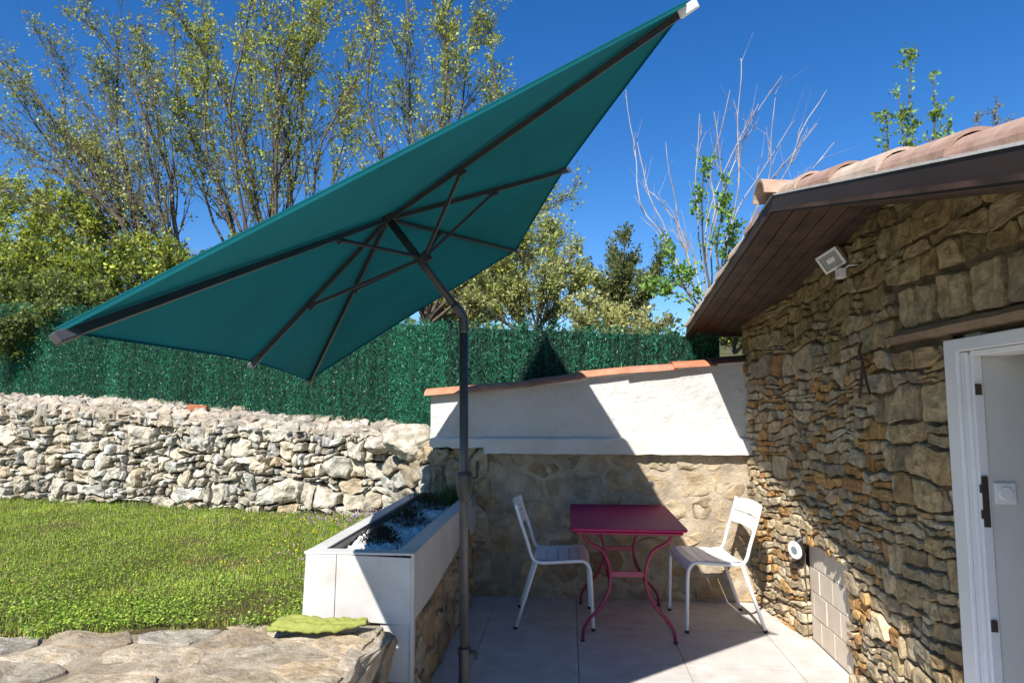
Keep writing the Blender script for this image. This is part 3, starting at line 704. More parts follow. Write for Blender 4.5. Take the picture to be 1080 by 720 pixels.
def blades(cx, cy, cz, n, rad, hmin, hmax, w, pal, rng, lean=.6, up=1.0, seg=2, base=.02):
    V = []; C = []
    for _ in range(n):
        a = rng.uniform(0, 6.283); l = rng.uniform(0, 1)**.7*lean; h = rng.uniform(hmin, hmax)
        b = np.array([cx+rng.normal(0, base), cy+rng.normal(0, base), cz]); d = np.array([math.cos(a)*l, math.sin(a)*l, up]); d /= np.linalg.norm(d)
        s = np.array([-math.sin(a+rng.normal(0, .8)), math.cos(a), 0])*w
        c = np.array(pal[rng.integers(len(pal))])*rng.uniform(.7, 1.25)
        for k in range(seg):
            p0 = b+d*h*k/seg+np.array([0, 0, -.25*h*l*(k/seg)**2]); p1 = b+d*h*(k+1)/seg+np.array([0, 0, -.25*h*l*((k+1)/seg)**2])
            w0 = 1-.8*k/seg; w1 = 1-.8*(k+1)/seg
            V.append([p0-s*w0, p0+s*w0, p1+s*w1, p1-s*w1]); C.append(c)
    return V, C
rng = np.random.default_rng(12)
DK = [(.045, .06, .03), (.06, .065, .04), (.035, .045, .025), (.09, .075, .05)]
for (x, y, s, nm, lab) in ((-.99, 3.50, .11, 'low_shrub', 'dark bushy tuft nearest the camera in the pebble planter'),
                           (-.98, 4.05, .13, 'low_shrub', 'dark bushy tuft in the middle of the pebble planter'),
                           (-.99, 4.62, .14, 'low_shrub', 'dark tuft towards the far end of the pebble planter, before the grass clump')):
    V = []; C = []
    for _ in range(750):   # twigs with tiny leaves
        a = rng.uniform(0, 6.28); e = rng.uniform(.15, 1.5); r_ = s*rng.uniform(.25, 1)**.6
        p = np.array([x+math.cos(a)*math.cos(e)*r_, y+math.sin(a)*math.cos(e)*r_, .725+math.sin(e)*r_*.85])
        d = np.array([math.cos(a)*math.cos(e), math.sin(a)*math.cos(e), math.sin(e)+.4])+rng.normal(0, .4, 3); d /= np.linalg.norm(d)
        t = np.cross(d, rng.normal(0, 1, 3)); t /= np.linalg.norm(t); L = rng.uniform(.012, .03); w = .0025
        V.append([p-t*w, p+t*w, p+d*L+t*w*.6, p+d*L-t*w*.6]); C.append(np.array(DK[rng.integers(4)])*rng.uniform(.6, 1.3))
    v2, c2 = blades(x, y, .72, 70, s, s*.6, s*1.1, .0015, [(.08, .06, .04)], rng, lean=1.5, base=.015)
    o = quads_obj(nm, V+v2, C+c2, MT['leaf']); tag(o, lab, 'shrub')
V, C = blades(-.88, 4.98, .72, 420, .1, .08, .20, .003, [(.07, .14, .03), (.10, .16, .04), (.05, .09, .025)], rng, lean=.8, base=.075)
tag(quads_obj('grass_clump', V, C, MT['leaf']), 'green grassy clump at the far end of the pebble planter', 'plant')
V, C = blades(-1.12, 5.02, .72, 300, .1, .05, .14, .003, [(.08, .13, .04), (.28, .16, .22), (.06, .09, .03)], rng, lean=1.1, base=.06)
tag(quads_obj('flowering_plant', V, C, MT['leaf']), 'small pinkish flowering plant in the far left corner of the planter', 'plant')
sl_ = empty('garden_spike_light', (-.815, 3.23, .72)); tag(sl_, 'small black box with a stem on the pebbles at the near corner of the planter', 'garden light')
g = MB(); g.box(-.024, .024, -.016, .016, .0, .036); g.build('body', MT['rubber'], sl_, bevel=.003)
g = MB(); g.tube([(-.018, 0, .03), (-.018, 0, .062)], .004, 8); g.build('stem', MT['rubber'], sl_)
rock('flat_stone', (-.66, 3.30, .03), (.13, .10, .085), (.55, .52, .47), MT['stone'], 9, 'pale stone on the patio at the foot of the planter', 'stone', sub=4)
# towel
bm = bmesh.new(); NU, NV = 44, 22; ring = []
for i in range(NU+1):
    row = []
    for j in range(NV+1):
        u = i/NU; v = j/NV
        wd = .095*(1-.72*max(0, u-.45)/.55)*(1+.06*math.sin(u*9)); x = -1.285+.40*u
        y = 2.935-.02*math.sin(u*3) + (v-.5)*wd*1.7 - .03*(1-u)
        z = .498+.020*math.sin(math.pi*v)**.5*(1-.35*u)*min(1, u*14+.15) + .010*noise.noise(Vector((u*9, v*4, 1))) + .006*math.sin(v*22+u*8) + .005*noise.noise(Vector((u*25, v*14, 3)))
        row.append(bm.verts.new((x+.012*noise.noise(Vector((v*5, u*5, 7))), y, z)))
    ring.append(row)
for i in range(NU):
    for j in range(NV): bm.faces.new((ring[i][j], ring[i+1][j], ring[i+1][j+1], ring[i][j+1]))
me = bpy.data.meshes.new('towel'); bm.to_mesh(me); bm.free(); me.materials.append(MT['cloth']); me.polygons.foreach_set('use_smooth', [True]*len(me.polygons))
o = bpy.data.objects.new('towel', me); COL.objects.link(o); md = o.modifiers.new('s', 'SOLIDIFY'); md.thickness = .010; md.offset = 1
tag(o, 'yellow green folded cloth lying on the paving below the planter', 'cloth')

# ================================================================== CHAIRS
def make_chair(label):
    root = empty('garden_chair'); tag(root, label, 'chair', 'white slatted metal chairs at the plum table')
    rt_ = .0115; HW = .235
    def obj(nm, mb, mat=MT['whitepaint'], sm=True, par=root, bevel=0): return mb.build(nm, mat, par, smooth=sm, bevel=bevel)
    for s in (-1, 1):
        y = s*HW
        g = MB(); g.tube(smooth_path([(.250, y, .012), (.243, y, .20), (.235, y, .37), (.215, y, .418)], 5), rt_, 10); l = obj('leg', g)
        g = MB(); g.tube([(.2502, y, 0), (.25, y, .016)], .0135, 10); obj('foot_cap', g, MT['rubber'], par=l)
        g = MB(); g.tube([(-.118, y, .422), (-.185, y, .215), (-.252, y, .012)], rt_, 10); l = obj('leg', g)
        g = MB(); g.tube([(-.256, y, 0), (-.251, y, .016)], .0135, 10); obj('foot_cap', g, MT['rubber'], par=l)
        g = MB(); g.tube(smooth_path([(.215, y, .418), (.185, y, .436), (.10, y, .432), (-.03, y, .424), (-.105, y, .425), (-.145, y, .455), (-.175, y, .55), (-.225, y, .70), (-.252, y, .795)], 5), rt_, 10)
        obj('side_frame', g)
    # seat: five cross slats following the rail, the front one rolled down
    g = MB(); prof = [(-.125, .438), (-.055, .433), (-.049, .4325), (.022, .436), (.028, .4365), (.098, .441), (.104, .4415), (.165, .444), (.171, .444), (.205, .436), (.230, .412), (.238, .385)]
    groups = [prof[0:2], prof[2:4], prof[4:6], prof[6:8], prof[8:12]]
    for pr in groups:
        K = 9; vs = []
        for (x, z) in pr:
            for k in range(K):
                y = -HW+.006+(2*HW-.012)*k/(K-1); dz = -.010*(1-(2*k/(K-1)-1)**2)*(1 if z > .42 else .3)
                vs += [(x, y, z+dz+.004), (x, y, z+dz-.003)]
        n = len(pr); fs = []
        for i in range(n-1):
            for k in range(K-1):
                a = (i*K+k)*2; b = ((i+1)*K+k)*2; fs += [(a, b, b+2, a+2), (a+1, a+3, b+3, b+1)]
        for i in (0, n-1):
            for k in range(K-1): a = (i*K+k)*2; fs.append((a, a+2, a+3, a+1))
        g.add(vs, fs)
    obj('seat', g, sm=False)
    g = MB()
    for (z0, z1) in ((.630, .702), (.712, .800)):
        K = 11; vs = []
        for z in (z0, z1):
            xb = -.175-(z-.55)*.33
            for k in range(K):
                t = 2*k/(K-1)-1; y = t*(HW-.002); xx = xb-.030*(1-t*t)+.002; zz = z-(.016*t**4 if z > .75 else 0)
                vs += [(xx+.004, y, zz), (xx-.003, y, zz)]
        fs = []
        for k in range(K-1): a = k*2; b = (K+k)*2; fs += [(a, a+2, b+2, b), (a+1, b+1, b+3, a+3), (b, b+2, b+3, b+1), (a, a+1, a+3, a+2)]
        g.add(vs, fs)
    obj('backrest', g, sm=False)
    return root
def copy_tree(o, parent=None):
    c = o.copy(); COL.objects.link(c); c.parent = parent
    for ch in list(o.children): copy_tree(ch, c)
    return c
ch = make_chair('white slatted metal chair on the left of the plum table, facing right in the shade')
c2 = copy_tree(ch); c2['label'] = 'white slatted metal chair right of the plum table, half in sunlight by the stone house'
ch.location = (-.110, 4.715, .005); ch.rotation_euler = (0, 0, R(1))
c2.location = (.970, 4.75, .005); c2.rotation_euler = (0, 0, R(185))
# ================================================================== TABLE
tb = empty('garden_table', (.355, 4.68, 0)); tag(tb, 'plum red metal table with curved legs between two white chairs', 'table')
def rrect(x0, x1, y0, y1, r, n=6):
    out = []
    for (cx, cy, a0) in ((x1-r, y1-r, 0), (x0+r, y1-r, 90), (x0+r, y0+r, 180), (x1-r, y0+r, 270)):
        for k in range(n+1): a = R(a0+90*k/n); out.append((cx+r*math.cos(a), cy+r*math.sin(a)))
    return out
g = MB(); g.prism(rrect(-.355, .355, -.515, .515, .03), lambda u, v, h: Vector((u, v, h)), .690, .706); g.build('tabletop', MT['plumtop'], tb, bevel=.003)
g = MB(); q = rrect(-.325, .325, -.485, .485, .02); q.append(q[0]); g.tube([(u, v, .676) for u, v in q], .010, 8, cap=False); g.build('under_rim', MT['plum'], tb, smooth=True)
LEG = [(-.275, .685), (-.272, .635), (-.235, .595), (-.165, .555), (-.120, .475), (-.108, .385), (-.125, .295), (-.175, .205), (-.240, .135), (-.276, .075), (-.283, .010)]
for sy in (-1, 1):
    y = sy*.37
    for sx in (-1, 1):
        g = MB(); g.tube(smooth_path([(-sx*u if sx < 0 else u, y+sy*.02*(1-v/.7), v) for u, v in LEG] if sx > 0 else [(-u, y+sy*.02*(1-v/.7), v) for u, v in LEG], 5), .0105, 10)
        l = g.build('leg', MT['plum'], tb, smooth=True)
        e = -.283*sx
        g = MB(); g.tube([(e, y+sy*.02, 0), (e, y+sy*.02, .016)], .014, 10); g.build('foot_cap', MT['rubber'], l)
for sy in (-1, 1):
    g = MB(); g.box(-.112, .112, sy*.378-.004, sy*.378+.004, .390, .425); g.build('cross_bar', MT['plum'], tb, bevel=.002)
g = MB(); g.tube([(-.11, -.37, .35), (-.11, .37, .35)], .008, 8); g.tube([(.11, -.37, .35), (.11, .37, .35)], .008, 8); g.build('stretcher', MT['plum'], tb, smooth=True)
tb.rotation_euler = (0, 0, R(0))

# ================================================================== PARASOL
um = empty('parasol', (-.505, 3.19, 0)); tag(um, 'large teal rectangular parasol tilted on a dark grey pole', 'parasol')
cA = Vector((-1.105, 1.346, 1.608)); cB = Vector((.385, 1.991, 2.693)); cC = Vector((-.39, 4.972, 2.634)); cD = Vector((-1.729, 4.29, 1.613))
ctr = (cA+cB+cC+cD)/4; nrm = (cB-cA).cross(cD-cA).normalized()
HUB = aty(408, 229, 3.11); RING = aty(447, 272, 3.15); KNEE = Vector((-.512, 3.19, 1.885))
mAD = aty(265, 382, 2.86); mBC = aty(597, 178, 3.46)
rim = [cA, cB, mBC, cC, cD, mAD]
g = MB(); K = 26
for i in range(6):
    a = rim[i]; b = rim[(i+1) % 6]; vs = []; idx = {}
    for s in range(K+1):
        for t in range(s+1):
            w = t/s if s else 0; p = HUB.lerp(a.lerp(b, w), s/K)
            f_ = s/K; sag = .035*f_*(4*w*(1-w))*(1 if (a-b).length > 1.8 else .4)
            inw = (HUB-(a.lerp(b, w))).normalized()
            p = p + nrm*.004*noise.noise(Vector((p.x*2.4, p.y*2.4, p.z*2.4)))*math.sin(math.pi*min(1, f_*1.0))*2 + inw*sag*.5*f_ + nrm*.010 + nrm*(-.012)*(4*w*(1-w))*math.sin(math.pi*f_)
            idx[(s, t)] = len(vs); vs.append(p)
    fs = []
    for s in range(K):
        for t in range(s+1):
            fs.append((idx[(s, t)], idx[(s+1, t)], idx[(s+1, t+1)]))
            if t < s: fs.append((idx[(s, t)], idx[(s+1, t+1)], idx[(s, t+1)]))
    g.add(vs, fs)
cv = g.build('canopy', MT['canvas'], um, smooth=True)
g = MB()
hem = []
g_h = MB()
for i in range(6):
    a = rim[i]; b = rim[(i+1) % 6]; pts = []
    for t in range(13):
        w = t/12; inw = (HUB-(a.lerp(b, w))).normalized(); p = a.lerp(b, w)+inw*(.035*(4*w*(1-w))*(1 if (a-b).length > 1.8 else .4))*.5+nrm*.010; pts.append(p)
    vs = []
    for p in pts: vs += [p+nrm*.004, p-nrm*.010+(HUB-p).normalized()*.003]
    g_h.add(vs, [(k*2, k*2+2, k*2+3, k*2+1) for k in range(12)])
h = g_h.build('hem', MT['canvas'], cv)
def bar(p, q, w, hgt, mb, up=nrm):
    t = (q-p); L = t.length; t /= L; s_ = t.cross(up).normalized(); n_ = s_.cross(t); mb.obox((p+q)/2, t, s_, n_, L/2, w/2, hgt/2)
corner = {0, 1, 3, 4}
ribs = []
for i, e in enumerate(rim):
    g = MB(); p = HUB-nrm*.012; q = e-nrm*.010; bar(p, q, .014, .022, g); ro = g.build('rib', MT['dark'], um, bevel=.001)
    g = MB(); d = (q-p).normalized(); bar(q-d*.045, q+d*.018, .020, .028, g); g.build('rib_end_cap', MT['plasticw'] if i == 1 else MT['pole'], ro, bevel=.003)
    L = (e-HUB).length; f_ = .56/L; k = HUB.lerp(e, f_)-nrm*.025
    g = MB(); bar(RING+(k-RING).normalized()*.03, k, .010, .016, g, up=(nrm if i else nrm)); g.build('strut', MT['dark'], um, bevel=.001)
    g = MB(); bar(k-d*.02, k+d*.02, .020, .03, g); g.build('rib_bracket', MT['dark'], ro)
pd = (HUB-KNEE).normalized()
g = MB(); g.tube([HUB-pd*.03, HUB+pd*.03], [.032, .036], 14); g.tube([HUB+pd*.03, HUB+pd*.05, HUB+pd*.08], [.02, .018, .004], 12); g.build('hub', MT['dark'], um)
g = MB(); g.tube([RING-pd*.028, RING+pd*.022], [.036, .034], 14); g.build('sliding_collar', MT['dark'], um)
g = MB(); g.tube([KNEE+pd*.02, HUB], .0195, 16); g.build('upper_pole', MT['dark'], um, smooth=True)
g = MB(); g.tube(smooth_path([KNEE+Vector((.002, 0, -.08)), KNEE+Vector((.001, 0, -.02)), KNEE+pd*.02, KNEE+pd*.07], 5), .0235, 16); g.build('tilt_joint', MT['pole'], um, smooth=True)
FT = Vector((-.497, 3.19, 0))
g = MB(); g.tube([FT+Vector((0, 0, .28)), KNEE+Vector((.002, 0, -.05))], .0215, 20); g.build('pole', MT['pole'], um, smooth=True)
g = MB(); g.tube([FT, FT+Vector((0, 0, .30))], .0265, 20); g.tube([FT+Vector((0, 0, .30)), FT+Vector((0, 0, .33))], .030, 20); g.build('base_tube', MT['dark'], um, smooth=False)
g = MB(); g.tube([FT+Vector((.03, -.01, .315)), FT+Vector((.055, -.015, .315))], .009, 10); g.box(FT.x+.045, FT.x+.065, FT.y-.02, FT.y-.01, .285, .315); g.build('clamp_knob', MT['rubber'], um)
cz = 1.085
g = MB(); c0 = Vector((FT.x-.004, 3.19, cz))
g.tube([c0+Vector((0, 0, -.085)), c0+Vector((0, 0, -.05)), c0+Vector((0, 0, -.01)), c0+Vector((0, 0, .035)), c0+Vector((0, 0, .052))], [.024, .034, .040, .040, .034], 18)
cb = g.build('crank_housing', MT['dark'], um, smooth=False, bevel=.003)
g = MB(); g.tube([c0+Vector((.035, .02, .02)), c0+Vector((.055, .03, .02)), c0+Vector((.058, .03, .065))], .0065, 8); g.tube([c0+Vector((.058, .03, .06)), c0+Vector((.058, .03, .10))], .009, 8); g.build('crank_handle', MT['rubber'], cb)
g = MB(); g.prism(rrect(-.25, .25, -.25, .25, .05), lambda u, v, h: Vector((FT.x+u*.92-.0, FT.y+v-.12, h)), .006, .05); g.build('base_plate', MT['pole'], um, bevel=.006)
reparent(um)
for c in list(um.children):
    for d_ in c.children: pass
# sub-parts were built in world space: their parents carry an identity local matrix, so they need nothing more

# ================================================================== ARTIFICIAL HEDGE FENCE
fe = empty('hedge_fence', (-2, 6.2, 1.1)); tag(fe, 'green artificial hedge screen fence running behind the walls', 'fence')
FP = [(-10.5, 8.20, 1.55, 3.05), (-6.6, 7.50, 1.42, 2.68), (-1.72, 6.36, 1.10, 2.30), (-1.02, 5.57, 1.10, 2.165), (1.22, 5.465, 1.15, 2.045)]
rng = np.random.default_rng(77); V = []; C = []
g = MB()
for k in range(4):
    a = FP[k]; b = FP[k+1]; L = math.hypot(b[0]-a[0], b[1]-a[1]); dx, dy = (b[0]-a[0])/L, (b[1]-a[1])/L; nx_, ny_ = dy, -dx
    g.add([(a[0], a[1]+.03, a[2]), (b[0], b[1]+.03, b[2]), (b[0], b[1]+.03, b[3]-.04), (a[0], a[1]+.03, a[3]-.04)], [(0, 1, 2, 3)])
    ns = int(L/.028)
    per = 300
    for i in range(ns):
        t0 = (i+.5)/ns; top = a[3]+(b[3]-a[3])*t0+rng.normal(0, .018); bot = a[2]+(b[2]-a[2])*t0
        bx = a[0]+dx*t0*L; by = a[1]+dy*t0*L; ph = rng.uniform(0, 6); sc = rng.uniform(.55, 1.5); clump = .8+.35*noise.noise(Vector((bx*3, 0, 0)))
        m = int(per*(top-bot)/1.05)
        z = rng.uniform(bot, top, m); off = rng.normal(0, .006, m)+.006*np.sin(z*9+ph); dep = rng.uniform(-.045, .012, m)
        P0 = np.stack([bx+dx*off+nx_*-dep*1.0, by+dy*off+ny_*-dep*1.0, z], 1)
        D = np.stack([rng.normal(0, .5, m), rng.normal(-.25, .5, m), rng.uniform(.1, 1.3, m)], 1); D /= np.linalg.norm(D, axis=1)[:, None]
        T = np.cross(D, rng.normal(0, 1, (m, 3))); T /= np.linalg.norm(T, axis=1)[:, None]
        Ln = rng.uniform(.014, .034, m)[:, None]; w = .0022
        V.append(np.stack([P0-T*w, P0+T*w, P0+D*Ln+T*w, P0+D*Ln-T*w], 1))
        base = np.array([.024, .185, .095])*sc*clump; C.append(base[None]*rng.uniform(.55, 1.5, m)[:, None]*np.array([1, 1, 1])+(rng.random(m) < .04)[:, None]*np.array([.08, .12, .10]))
g.build('backing_net', MT['net'], fe)
quads_obj('hedge_bristles', np.concatenate(V), np.concatenate(C), MT['hedge'], fe)
for k in range(4):
    a = FP[k]; b = FP[k+1]; n = 3
    for i in range(n):
        t = i/n; g = MB(); x = a[0]+(b[0]-a[0])*t; y = a[1]+(b[1]-a[1])*t+.08; g.tube([(x, y, .9), (x, y, a[3]+(b[3]-a[3])*t-.06)], .02, 8); g.build('fence_post', MT['pole'], fe)
reparent(fe)

# ================================================================== LAWN
rng = np.random.default_rng(9)
def lawn_ok(x, y):
    wl = DA.y + (x-DA.x)*dd.y/dd.x
    ey = np.interp(x, EDX, EDY)-.015+.025*np.sin(x*23)
    return (y > ey) & (y < wl+.05) & ((x < PX0-.005) | (y > 5.2))
def mk_blades(n, hmin, hmax, w, pal, dens=None, lean=.5):
    x = -9+rng.random(n)**.62*7.8; y = 2.1+rng.random(n)**1.25*5.4
    k = lawn_ok(x, y); x = x[k]; y = y[k]; n = len(x)
    patch = np.array([noise.noise(Vector((a*1.7, b*1.7, 0))) for a, b in zip(x, y)]); patch2 = np.array([noise.noise(Vector((a*6, b*6, 5))) for a, b in zip(x, y)])
    h = rng.uniform(hmin, hmax, n)*(1+.5*patch2); a = rng.uniform(0, 6.283, n); l = rng.random(n)*lean
    wy = 1+.25*np.maximum(0, y-4)
    b = np.stack([x, y, np.full(n, .455)], 1); d = np.stack([np.cos(a)*l, np.sin(a)*l, np.ones(n)], 1); d /= np.linalg.norm(d, axis=1)[:, None]
    s = np.stack([-np.sin(a), np.cos(a), np.zeros(n)], 1)*(w*wy)[:, None]
    tip = b+d*h[:, None]
    V = np.stack([b-s, b+s, tip+s*.35, tip-s*.35], 1)
    pal = np.array(pal); C = pal[rng.integers(len(pal), size=n)]*rng.uniform(.7, 1.3, n)[:, None]*(1+.45*patch)[:, None]
    C = C*np.where(patch2 > .28, 1.0, 1.0)[:, None]+np.where(patch2 > .30, 1, 0)[:, None]*np.array([.05, .02, .0])
    return V, np.clip(C, .005, .6)
GP = [(.24, .37, .035), (.32, .45, .05), (.18, .29, .03), (.42, .48, .08), (.28, .41, .035)]
V1, C1 = mk_blades(200000, .012, .036, .0022, GP)
V3, C3 = mk_blades(30000, .02, .05, .0022, [(.38, .30, .14), (.42, .36, .2)], lean=1.2)
# clover and broad weeds: small flat leaves
n = 210000; x = -9+rng.random(n)**.62*7.8; y = 2.1+rng.random(n)**1.3*5.4; k = lawn_ok(x, y); x = x[k]; y = y[k]
pt_ = np.array([noise.noise(Vector((a*2.3+9, b*2.3, 0))) for a, b in zip(x, y)]); k = pt_+rng.normal(0, .2, len(x)) > -.28; x = x[k]; y = y[k]; pt_ = pt_[k]; n = len(x)
near = np.clip((3.6-y)/.8, 0, 1); s = (rng.uniform(.003, .0065, n)*(1+.6*near))[:, None]
nn = np.stack([rng.normal(0, .45, n), rng.normal(0, .45, n), np.ones(n)], 1); nn /= np.linalg.norm(nn, axis=1)[:, None]
t1 = np.cross(nn, rng.normal(0, 1, (n, 3))); t1 /= np.linalg.norm(t1, axis=1)[:, None]; t2 = np.cross(nn, t1)
P0 = np.stack([x, y, .472+rng.uniform(0, .024, n)+.02*near], 1)
V2 = np.stack([P0-t1*s, P0-t2*s*.7, P0+t1*s, P0+t2*s*.7], 1)
C2 = np.array([(.20, .34, .035), (.29, .45, .05), (.12, .22, .03), (.39, .50, .08)])[rng.integers(4, size=n)]*rng.uniform(.6, 1.35, n)[:, None]
o = quads_obj('lawn', np.concatenate([V1, V2, V3]), np.concatenate([C1, C2, C3]), MT['grass'])
tag(o, 'short green lawn with clover between the paving and the drystone wall', 'lawn', kind='stuff')
# wild flowers by the planter
V = []; C = []
for (cx, cy, sx, sy, n, pal, hh) in ((-1.48, 4.9, .13, .55, 420, [(.55, .28, .50), (.62, .38, .58), (.45, .2, .42)], .12), (-1.75, 5.45, .22, .2, 260, [(.55, .28, .50), (.6, .4, .6)], .12), (-1.8, 4.9, .25, .5, 130, [(.75, .6, .05)], .08), (-2.2, 5.5, .4, .25, 70, [(.75, .6, .05)], .08)):
    for _ in range(n):
        x = rng.normal(cx, sx); y = rng.normal(cy, sy); z = .47+rng.uniform(.3, 1)*hh
        if x > PX0-.01 and y < 5.2 or y > 5.85: continue
        for _q in range(3):
            a = rng.normal(0, 1, 3); a /= np.linalg.norm(a); b = np.cross(a, rng.normal(0, 1, 3)); b /= np.linalg.norm(b); s = rng.uniform(.003, .007); p = np.array([x, y, z])+rng.normal(0, .005, 3)
            V.append([p-a*s, p-b*s, p+a*s, p+b*s]); C.append(np.array(pal[rng.integers(len(pal))])*rng.uniform(.8, 1.15))
        p = np.array([x, y, z]); V.append([p+[-.001, 0, 0], p+[.001, 0, 0], np.array([x+.001, y, .46]), np.array([x-.001, y, .46])]); C.append(np.array((.09, .15, .04)))
v2 = []; c2_ = []
for _ in range(60):
    a_, b_ = blades(rng.normal(-1.55, .2), rng.normal(5.1, .45), .46, 30, .05, .05, .14, .002, GP, rng, lean=.7, base=.04); v2 += a_; c2_ += b_
o = quads_obj('wild_flowers', np.array(V+v2), np.array(C+c2_), MT['grass']); tag(o, 'pink and yellow wild flowers along the lawn beside the planter', 'flowers', kind='stuff')
# tufts at the foot of the drystone wall
V = []; C = []
for _ in range(90):
    u = rng.uniform(1.5, Ld-.2); q_ = dface(u, 0, rng.uniform(.12, .22)); a_, b_ = blades(q_.x, q_.y, .45, 22, .05, .04, .12, .0028, [(.20, .26, .07), (.13, .2, .05), (.34, .3, .14)], rng, lean=.9, base=.035); V += a_; C += b_
tag(quads_obj('wall_weeds', np.array(V), np.array(C), MT['grass']), 'ragged weeds and dry grass along the foot of the drystone wall', 'weeds', kind='stuff')
V, C = blades(*aty(375, 447, 6.35), 40, .05, .05, .12, .004, [(.22, .16, .07), (.16, .2, .06)], rng, lean=.8, base=.03)
tag(quads_obj('dry_weed', np.array(V), np.array(C), MT['grass']), 'small dry weed growing on top of the drystone wall near its right end', 'weed')

# ================================================================== TREES
def perp(d, rnd):
    v = Vector((rnd.gauss(0, 1), rnd.gauss(0, 1), rnd.gauss(0, 1))); v -= d*v.dot(d); return v.normalized()
def tree(name, label, cat, base, tips, rnd, r0=.05, side=10, sidelen=.9, twigs=6, twiglen=.28, leaf=.022, per=4, pal=None, bark=None, group=None,
         start=.25, ang=.5, curve=.12, leafy=1.0, third=0, trunk_h=0, density=None):
    root = empty(name, base); tag(root, label, cat, group); T = MB(); LP = []
    base = Vector(base); fork = base+Vector((0, 0, trunk_h))
    if trunk_h: T.tube([base-Vector((0, 0, .3)), base+Vector((.02, .01, trunk_h*.5)), fork+Vector((0, 0, .05))], [r0*1.9, r0*1.7, r0*1.4], 9)
    def path(p, q, n, amp):
        L = (q-p).length; o = Vector((rnd.uniform(0, 99), rnd.uniform(0, 99), 0)); out = []
        bow = perp((q-p).normalized(), rnd)*L*amp*rnd.uniform(.3, 1)
        for i in range(n+1):
            t = i/n; out.append(p.lerp(q, t)+bow*math.sin(math.pi*t)+noise.noise_vector(o+Vector((t*4, 0, 0)))*L*.045*math.sin(math.pi*min(1, t*1.0+.0)) )
        return out
    for tip in tips:
        tip = Vector(tip); P = path(fork, tip, 14, curve); n = len(P)-1
        rr = r0*rnd.uniform(.7, 1.1); T.tube(P, [rr*(1-t/n)**.8+.004 for t in range(n+1)], 7, cap=False)
        for _ in range(side):
            t = start+(1-start)*rnd.random()**.9; i = min(int(t*n), n-1); p = P[i].lerp(P[i+1], t*n-i); d = (P[i+1]-P[i]).normalized()
            L = sidelen*(1.15-t)*rnd.uniform(.5, 1.2); dr = (d+perp(d, rnd)*ang*rnd.uniform(.6, 1.5)+Vector((0, 0, .25))).normalized()
            Q = path(p, p+dr*L, 6, .10); r1 = max(.0035, rr*(1-t)*.45); T.tube(Q, [r1*(1-k/6)+.002 for k in range(7)], 4, cap=False)
            for _t in range(twigs):
                s = rnd.uniform(.2, 1); j = min(int(s*6), 5); p2 = Q[j].lerp(Q[j+1], s*6-j); d2 = (Q[j+1]-Q[j]).normalized()
                dr2 = (d2+perp(d2, rnd)*rnd.uniform(.4, 1.1)+Vector((0, 0, .15))).normalized(); l2 = twiglen*rnd.uniform(.5, 1.3); q2 = p2+dr2*l2
                T.tube([p2, q2], [.0028, .0012], 3, cap=False)
                for k in range(per):
                    w = rnd.uniform(.15, 1.08); LP.append((p2.lerp(q2, w), dr2))
            for k in range(int(per*1.2)): s = rnd.random(); j = min(int(s*6), 5); LP.append((Q[j].lerp(Q[j+1], s*6-j), dr))
        for k in range(per*5):
            t = rnd.uniform(.35, 1); i = min(int(t*n), n-1); LP.append((P[i].lerp(P[i+1], t*n-i), (P[i+1]-P[i]).normalized()))
    tr = T.build('trunk', bark or MT['bark'], root, smooth=True)
    if pal and leafy > 0:
        V = []; C = []; nr = np.random.default_rng(rnd.randrange(10**6))
        pos = np.array([list(p) for p, d in LP]); dr = np.array([list(d) for p, d in LP]); k = nr.random(len(pos)) < leafy*.42; pos = pos[k]; dr = dr[k]
        pos = np.repeat(pos, 5, axis=0)+nr.normal(0, leaf*.62, (len(pos)*5, 3)); dr = np.repeat(dr, 5, axis=0); m = len(pos)
        D = dr+nr.normal(0, .7, (m, 3)); D /= np.linalg.norm(D, axis=1)[:, None]; Tn = np.cross(D, nr.normal(0, 1, (m, 3))); Tn /= np.linalg.norm(Tn, axis=1)[:, None]
        Ls = (leaf*nr.uniform(.6, 1.4, m))[:, None]; 
        V = np.stack([pos, pos+D*Ls*.5+Tn*Ls*.30, pos+D*Ls, pos+D*Ls*.5-Tn*Ls*.30], 1)
        cl = np.array([noise.noise(Vector((a*1.3, b*1.3, c*1.3))) for a, b, c in pos])
        C = np.array(pal)[nr.integers(len(pal), size=m)]*nr.uniform(.7, 1.3, m)[:, None]*(1+.3*cl)[:, None]
        quads_obj('crown', V, np.clip(C, .004, .9), MT['leaf'], root)
    reparent(root); return root
SPR = [(.32, .36, .07), (.40, .42, .10), (.24, .29, .06), (.46, .44, .16), (.18, .22, .05)]
YG = [(.40, .44, .05), (.48, .50, .08), (.30, .36, .05), (.20, .26, .05)]
OLV = [(.12, .16, .05), (.16, .20, .06), (.09, .12, .04), (.20, .22, .08)]
rnd = random.Random(101); TG = 'spring trees behind the fence'
def tips(lst, rnd, dj=1.0): return [aty(x, y, Y+rnd.uniform(-dj, dj)) for x, y, Y in lst]
tree('spring_tree', 'sparse spring tree farthest left, its thin branches leaning to the upper left', 'tree', aty(190, 335, 9.5),
     tips([(-20, 45, 9), (10, 90, 9.5), (30, 30, 9), (62, 55, 9.5), (88, 12, 9), (-30, 120, 9), (105, 80, 10), (128, 5, 10), (-10, 200, 9.5), (60, 130, 9.5), (150, 40, 10), (100, 150, 9)], rnd), rnd,
     r0=.034, side=26, sidelen=2.0, twigs=8, twiglen=.32, leaf=.046, per=3, leafy=.85, ang=.42, pal=SPR, group=TG, start=.18)
